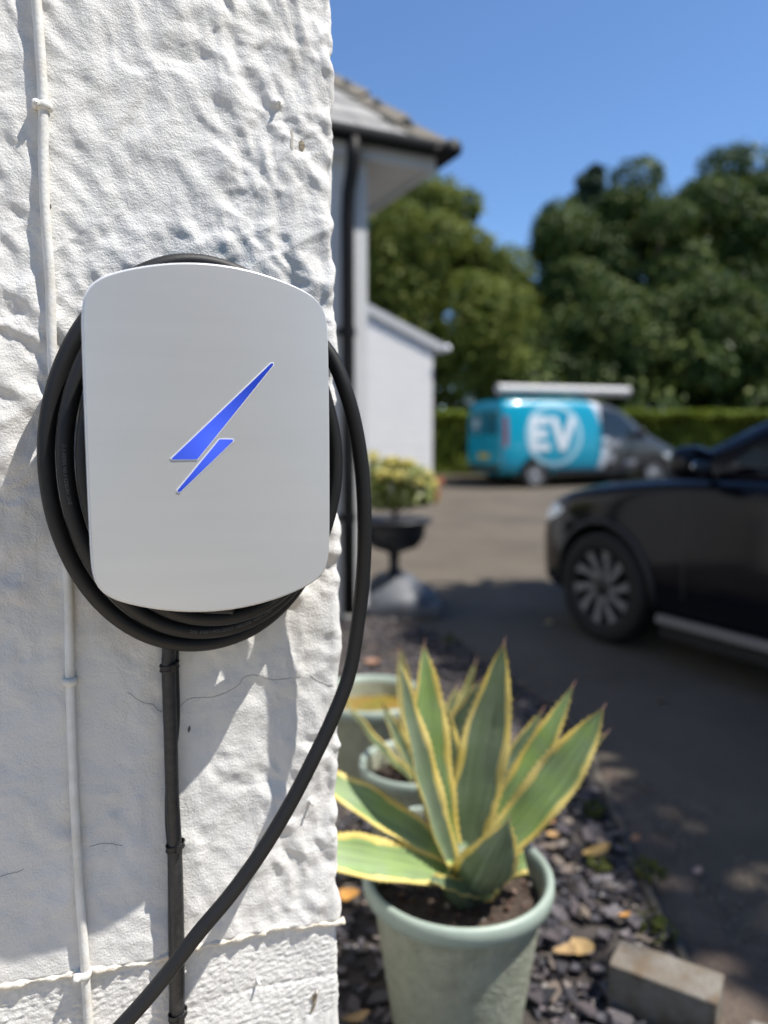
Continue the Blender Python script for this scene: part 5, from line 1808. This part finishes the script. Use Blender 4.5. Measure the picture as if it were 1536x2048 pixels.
# lettering: EV inside a ring, on the sides and smaller on the rear door
M_white_print = mat('white_lettering', (0.70, 0.76, 0.80), 0.4)
M_pale_print = mat('pale_blue_ring', (0.33, 0.58, 0.68), 0.4)
def ring_polys(cx_, cz_, r1, r2, a0=0, a1=360, n=48):
    out = []
    for i in range(n):
        b0, b1 = R(a0 + (a1 - a0) * i / n), R(a0 + (a1 - a0) * (i + 1) / n)
        out.append([(cx_ + r1 * math.cos(b0), cz_ + r1 * math.sin(b0)), (cx_ + r2 * math.cos(b0), cz_ + r2 * math.sin(b0)), (cx_ + r2 * math.cos(b1), cz_ + r2 * math.sin(b1)), (cx_ + r1 * math.cos(b1), cz_ + r1 * math.sin(b1))])
    return out
def ev_polys(cx_, cz_, h, flip=1):
    """bold block letters E and V joined, centred on cx_, cz_"""
    E = [[(-.98, -.5), (-.70, -.5), (-.70, .5), (-.98, .5)], [(-.70, .27), (-.22, .27), (-.14, .5), (-.70, .5)], [(-.70, -.12), (-.28, -.12), (-.28, .12), (-.70, .12)], [(-.70, -.5), (-.16, -.5), (-.16, -.27), (-.70, -.27)]]
    V = [[(-.14, .5), (.16, .5), (.42, -.10), (.34, -.5), (.26, -.5)], [(.34, -.5), (.42, -.10), (.70, .5), (1.0, .5), (.54, -.5)]]
    return [[(cx_ + flip * x * h * .78, cz_ + z * h) for x, z in p] for p in E + V]
for s_ in (1, -1):
    project('ring_logo', ring_polys(.40, 1.10, .55, .66), bvh_v, 'y', s_, .004, M_pale_print, van, cuts=2)
    project('ev_lettering', ev_polys(.38, 1.12, .70, 1 if s_ < 0 else -1), bvh_v, 'y', s_, .006, M_white_print, van, cuts=3)
project('ring_logo', ring_polys(.36, 1.34, .19, .215, n=32), bvh_v, 'x', -1, .007, M_pale_print, van, cuts=1)
project('ev_lettering', ev_polys(.36, 1.34, .19, -1), bvh_v, 'x', -1, .009, M_white_print, van, cuts=2)
M_greyprint = mat('grey_door_graphic', (0.30, 0.31, 0.33), 0.5)
for (xa, xb, za, zb) in [(1.62, 1.98, .86, .98), (1.66, 1.86, .52, .74), (2.10, 2.40, .46, .58)]:
    project('door_graphic', [[(xa, za), (xb, za), (xb, zb), (xa, zb)]], bvh_v, 'y', -1, .005, M_greyprint, van)
# roof bars
for xx in (.0, 1.3):
    mb = MB(); mb.tube([(xx, -.70, 1.80), (xx, -.66, 1.90), (xx, .66, 1.90), (xx, .70, 1.80)], .022, 8); mb.obj('roof_bar', M_black, van, True)
# pipe carrier lying on the bars
M_tubew = mat('white_plastic_tube', (0.50, 0.49, 0.475), 0.5)
pa, pb = at(985, 776, 15.05), at(1277, 786, 16.0)
v_in = Matrix.Rotation(-van.rotation_euler.z, 3, 'Z')
la = v_in @ (pa - van.location); lb = v_in @ (pb - van.location)
zc_ = 1.922 + .108
tube_o = thing('pipe_carrier', 'long white tube carrier lying along the van roof', 'tube', (van.location.x, van.location.y, van.location.z), van.rotation_euler.z)
yy = -.50
x1_, x2_ = -.72, 2.42
mb = MB(); mb.tube([(x1_ + .05, yy, zc_), (x2_ - .04, yy, zc_)], .105, 24); mb.obj('tube', M_tubew, tube_o)
for xa, xb in ((x1_, x1_ + .06), (x2_ - .05, x2_)):
    mb = MB(); mb.tube([(xa, yy, zc_), (xb, yy, zc_)], .113, 24); mb.obj('end_cap', M_tubew, tube_o)
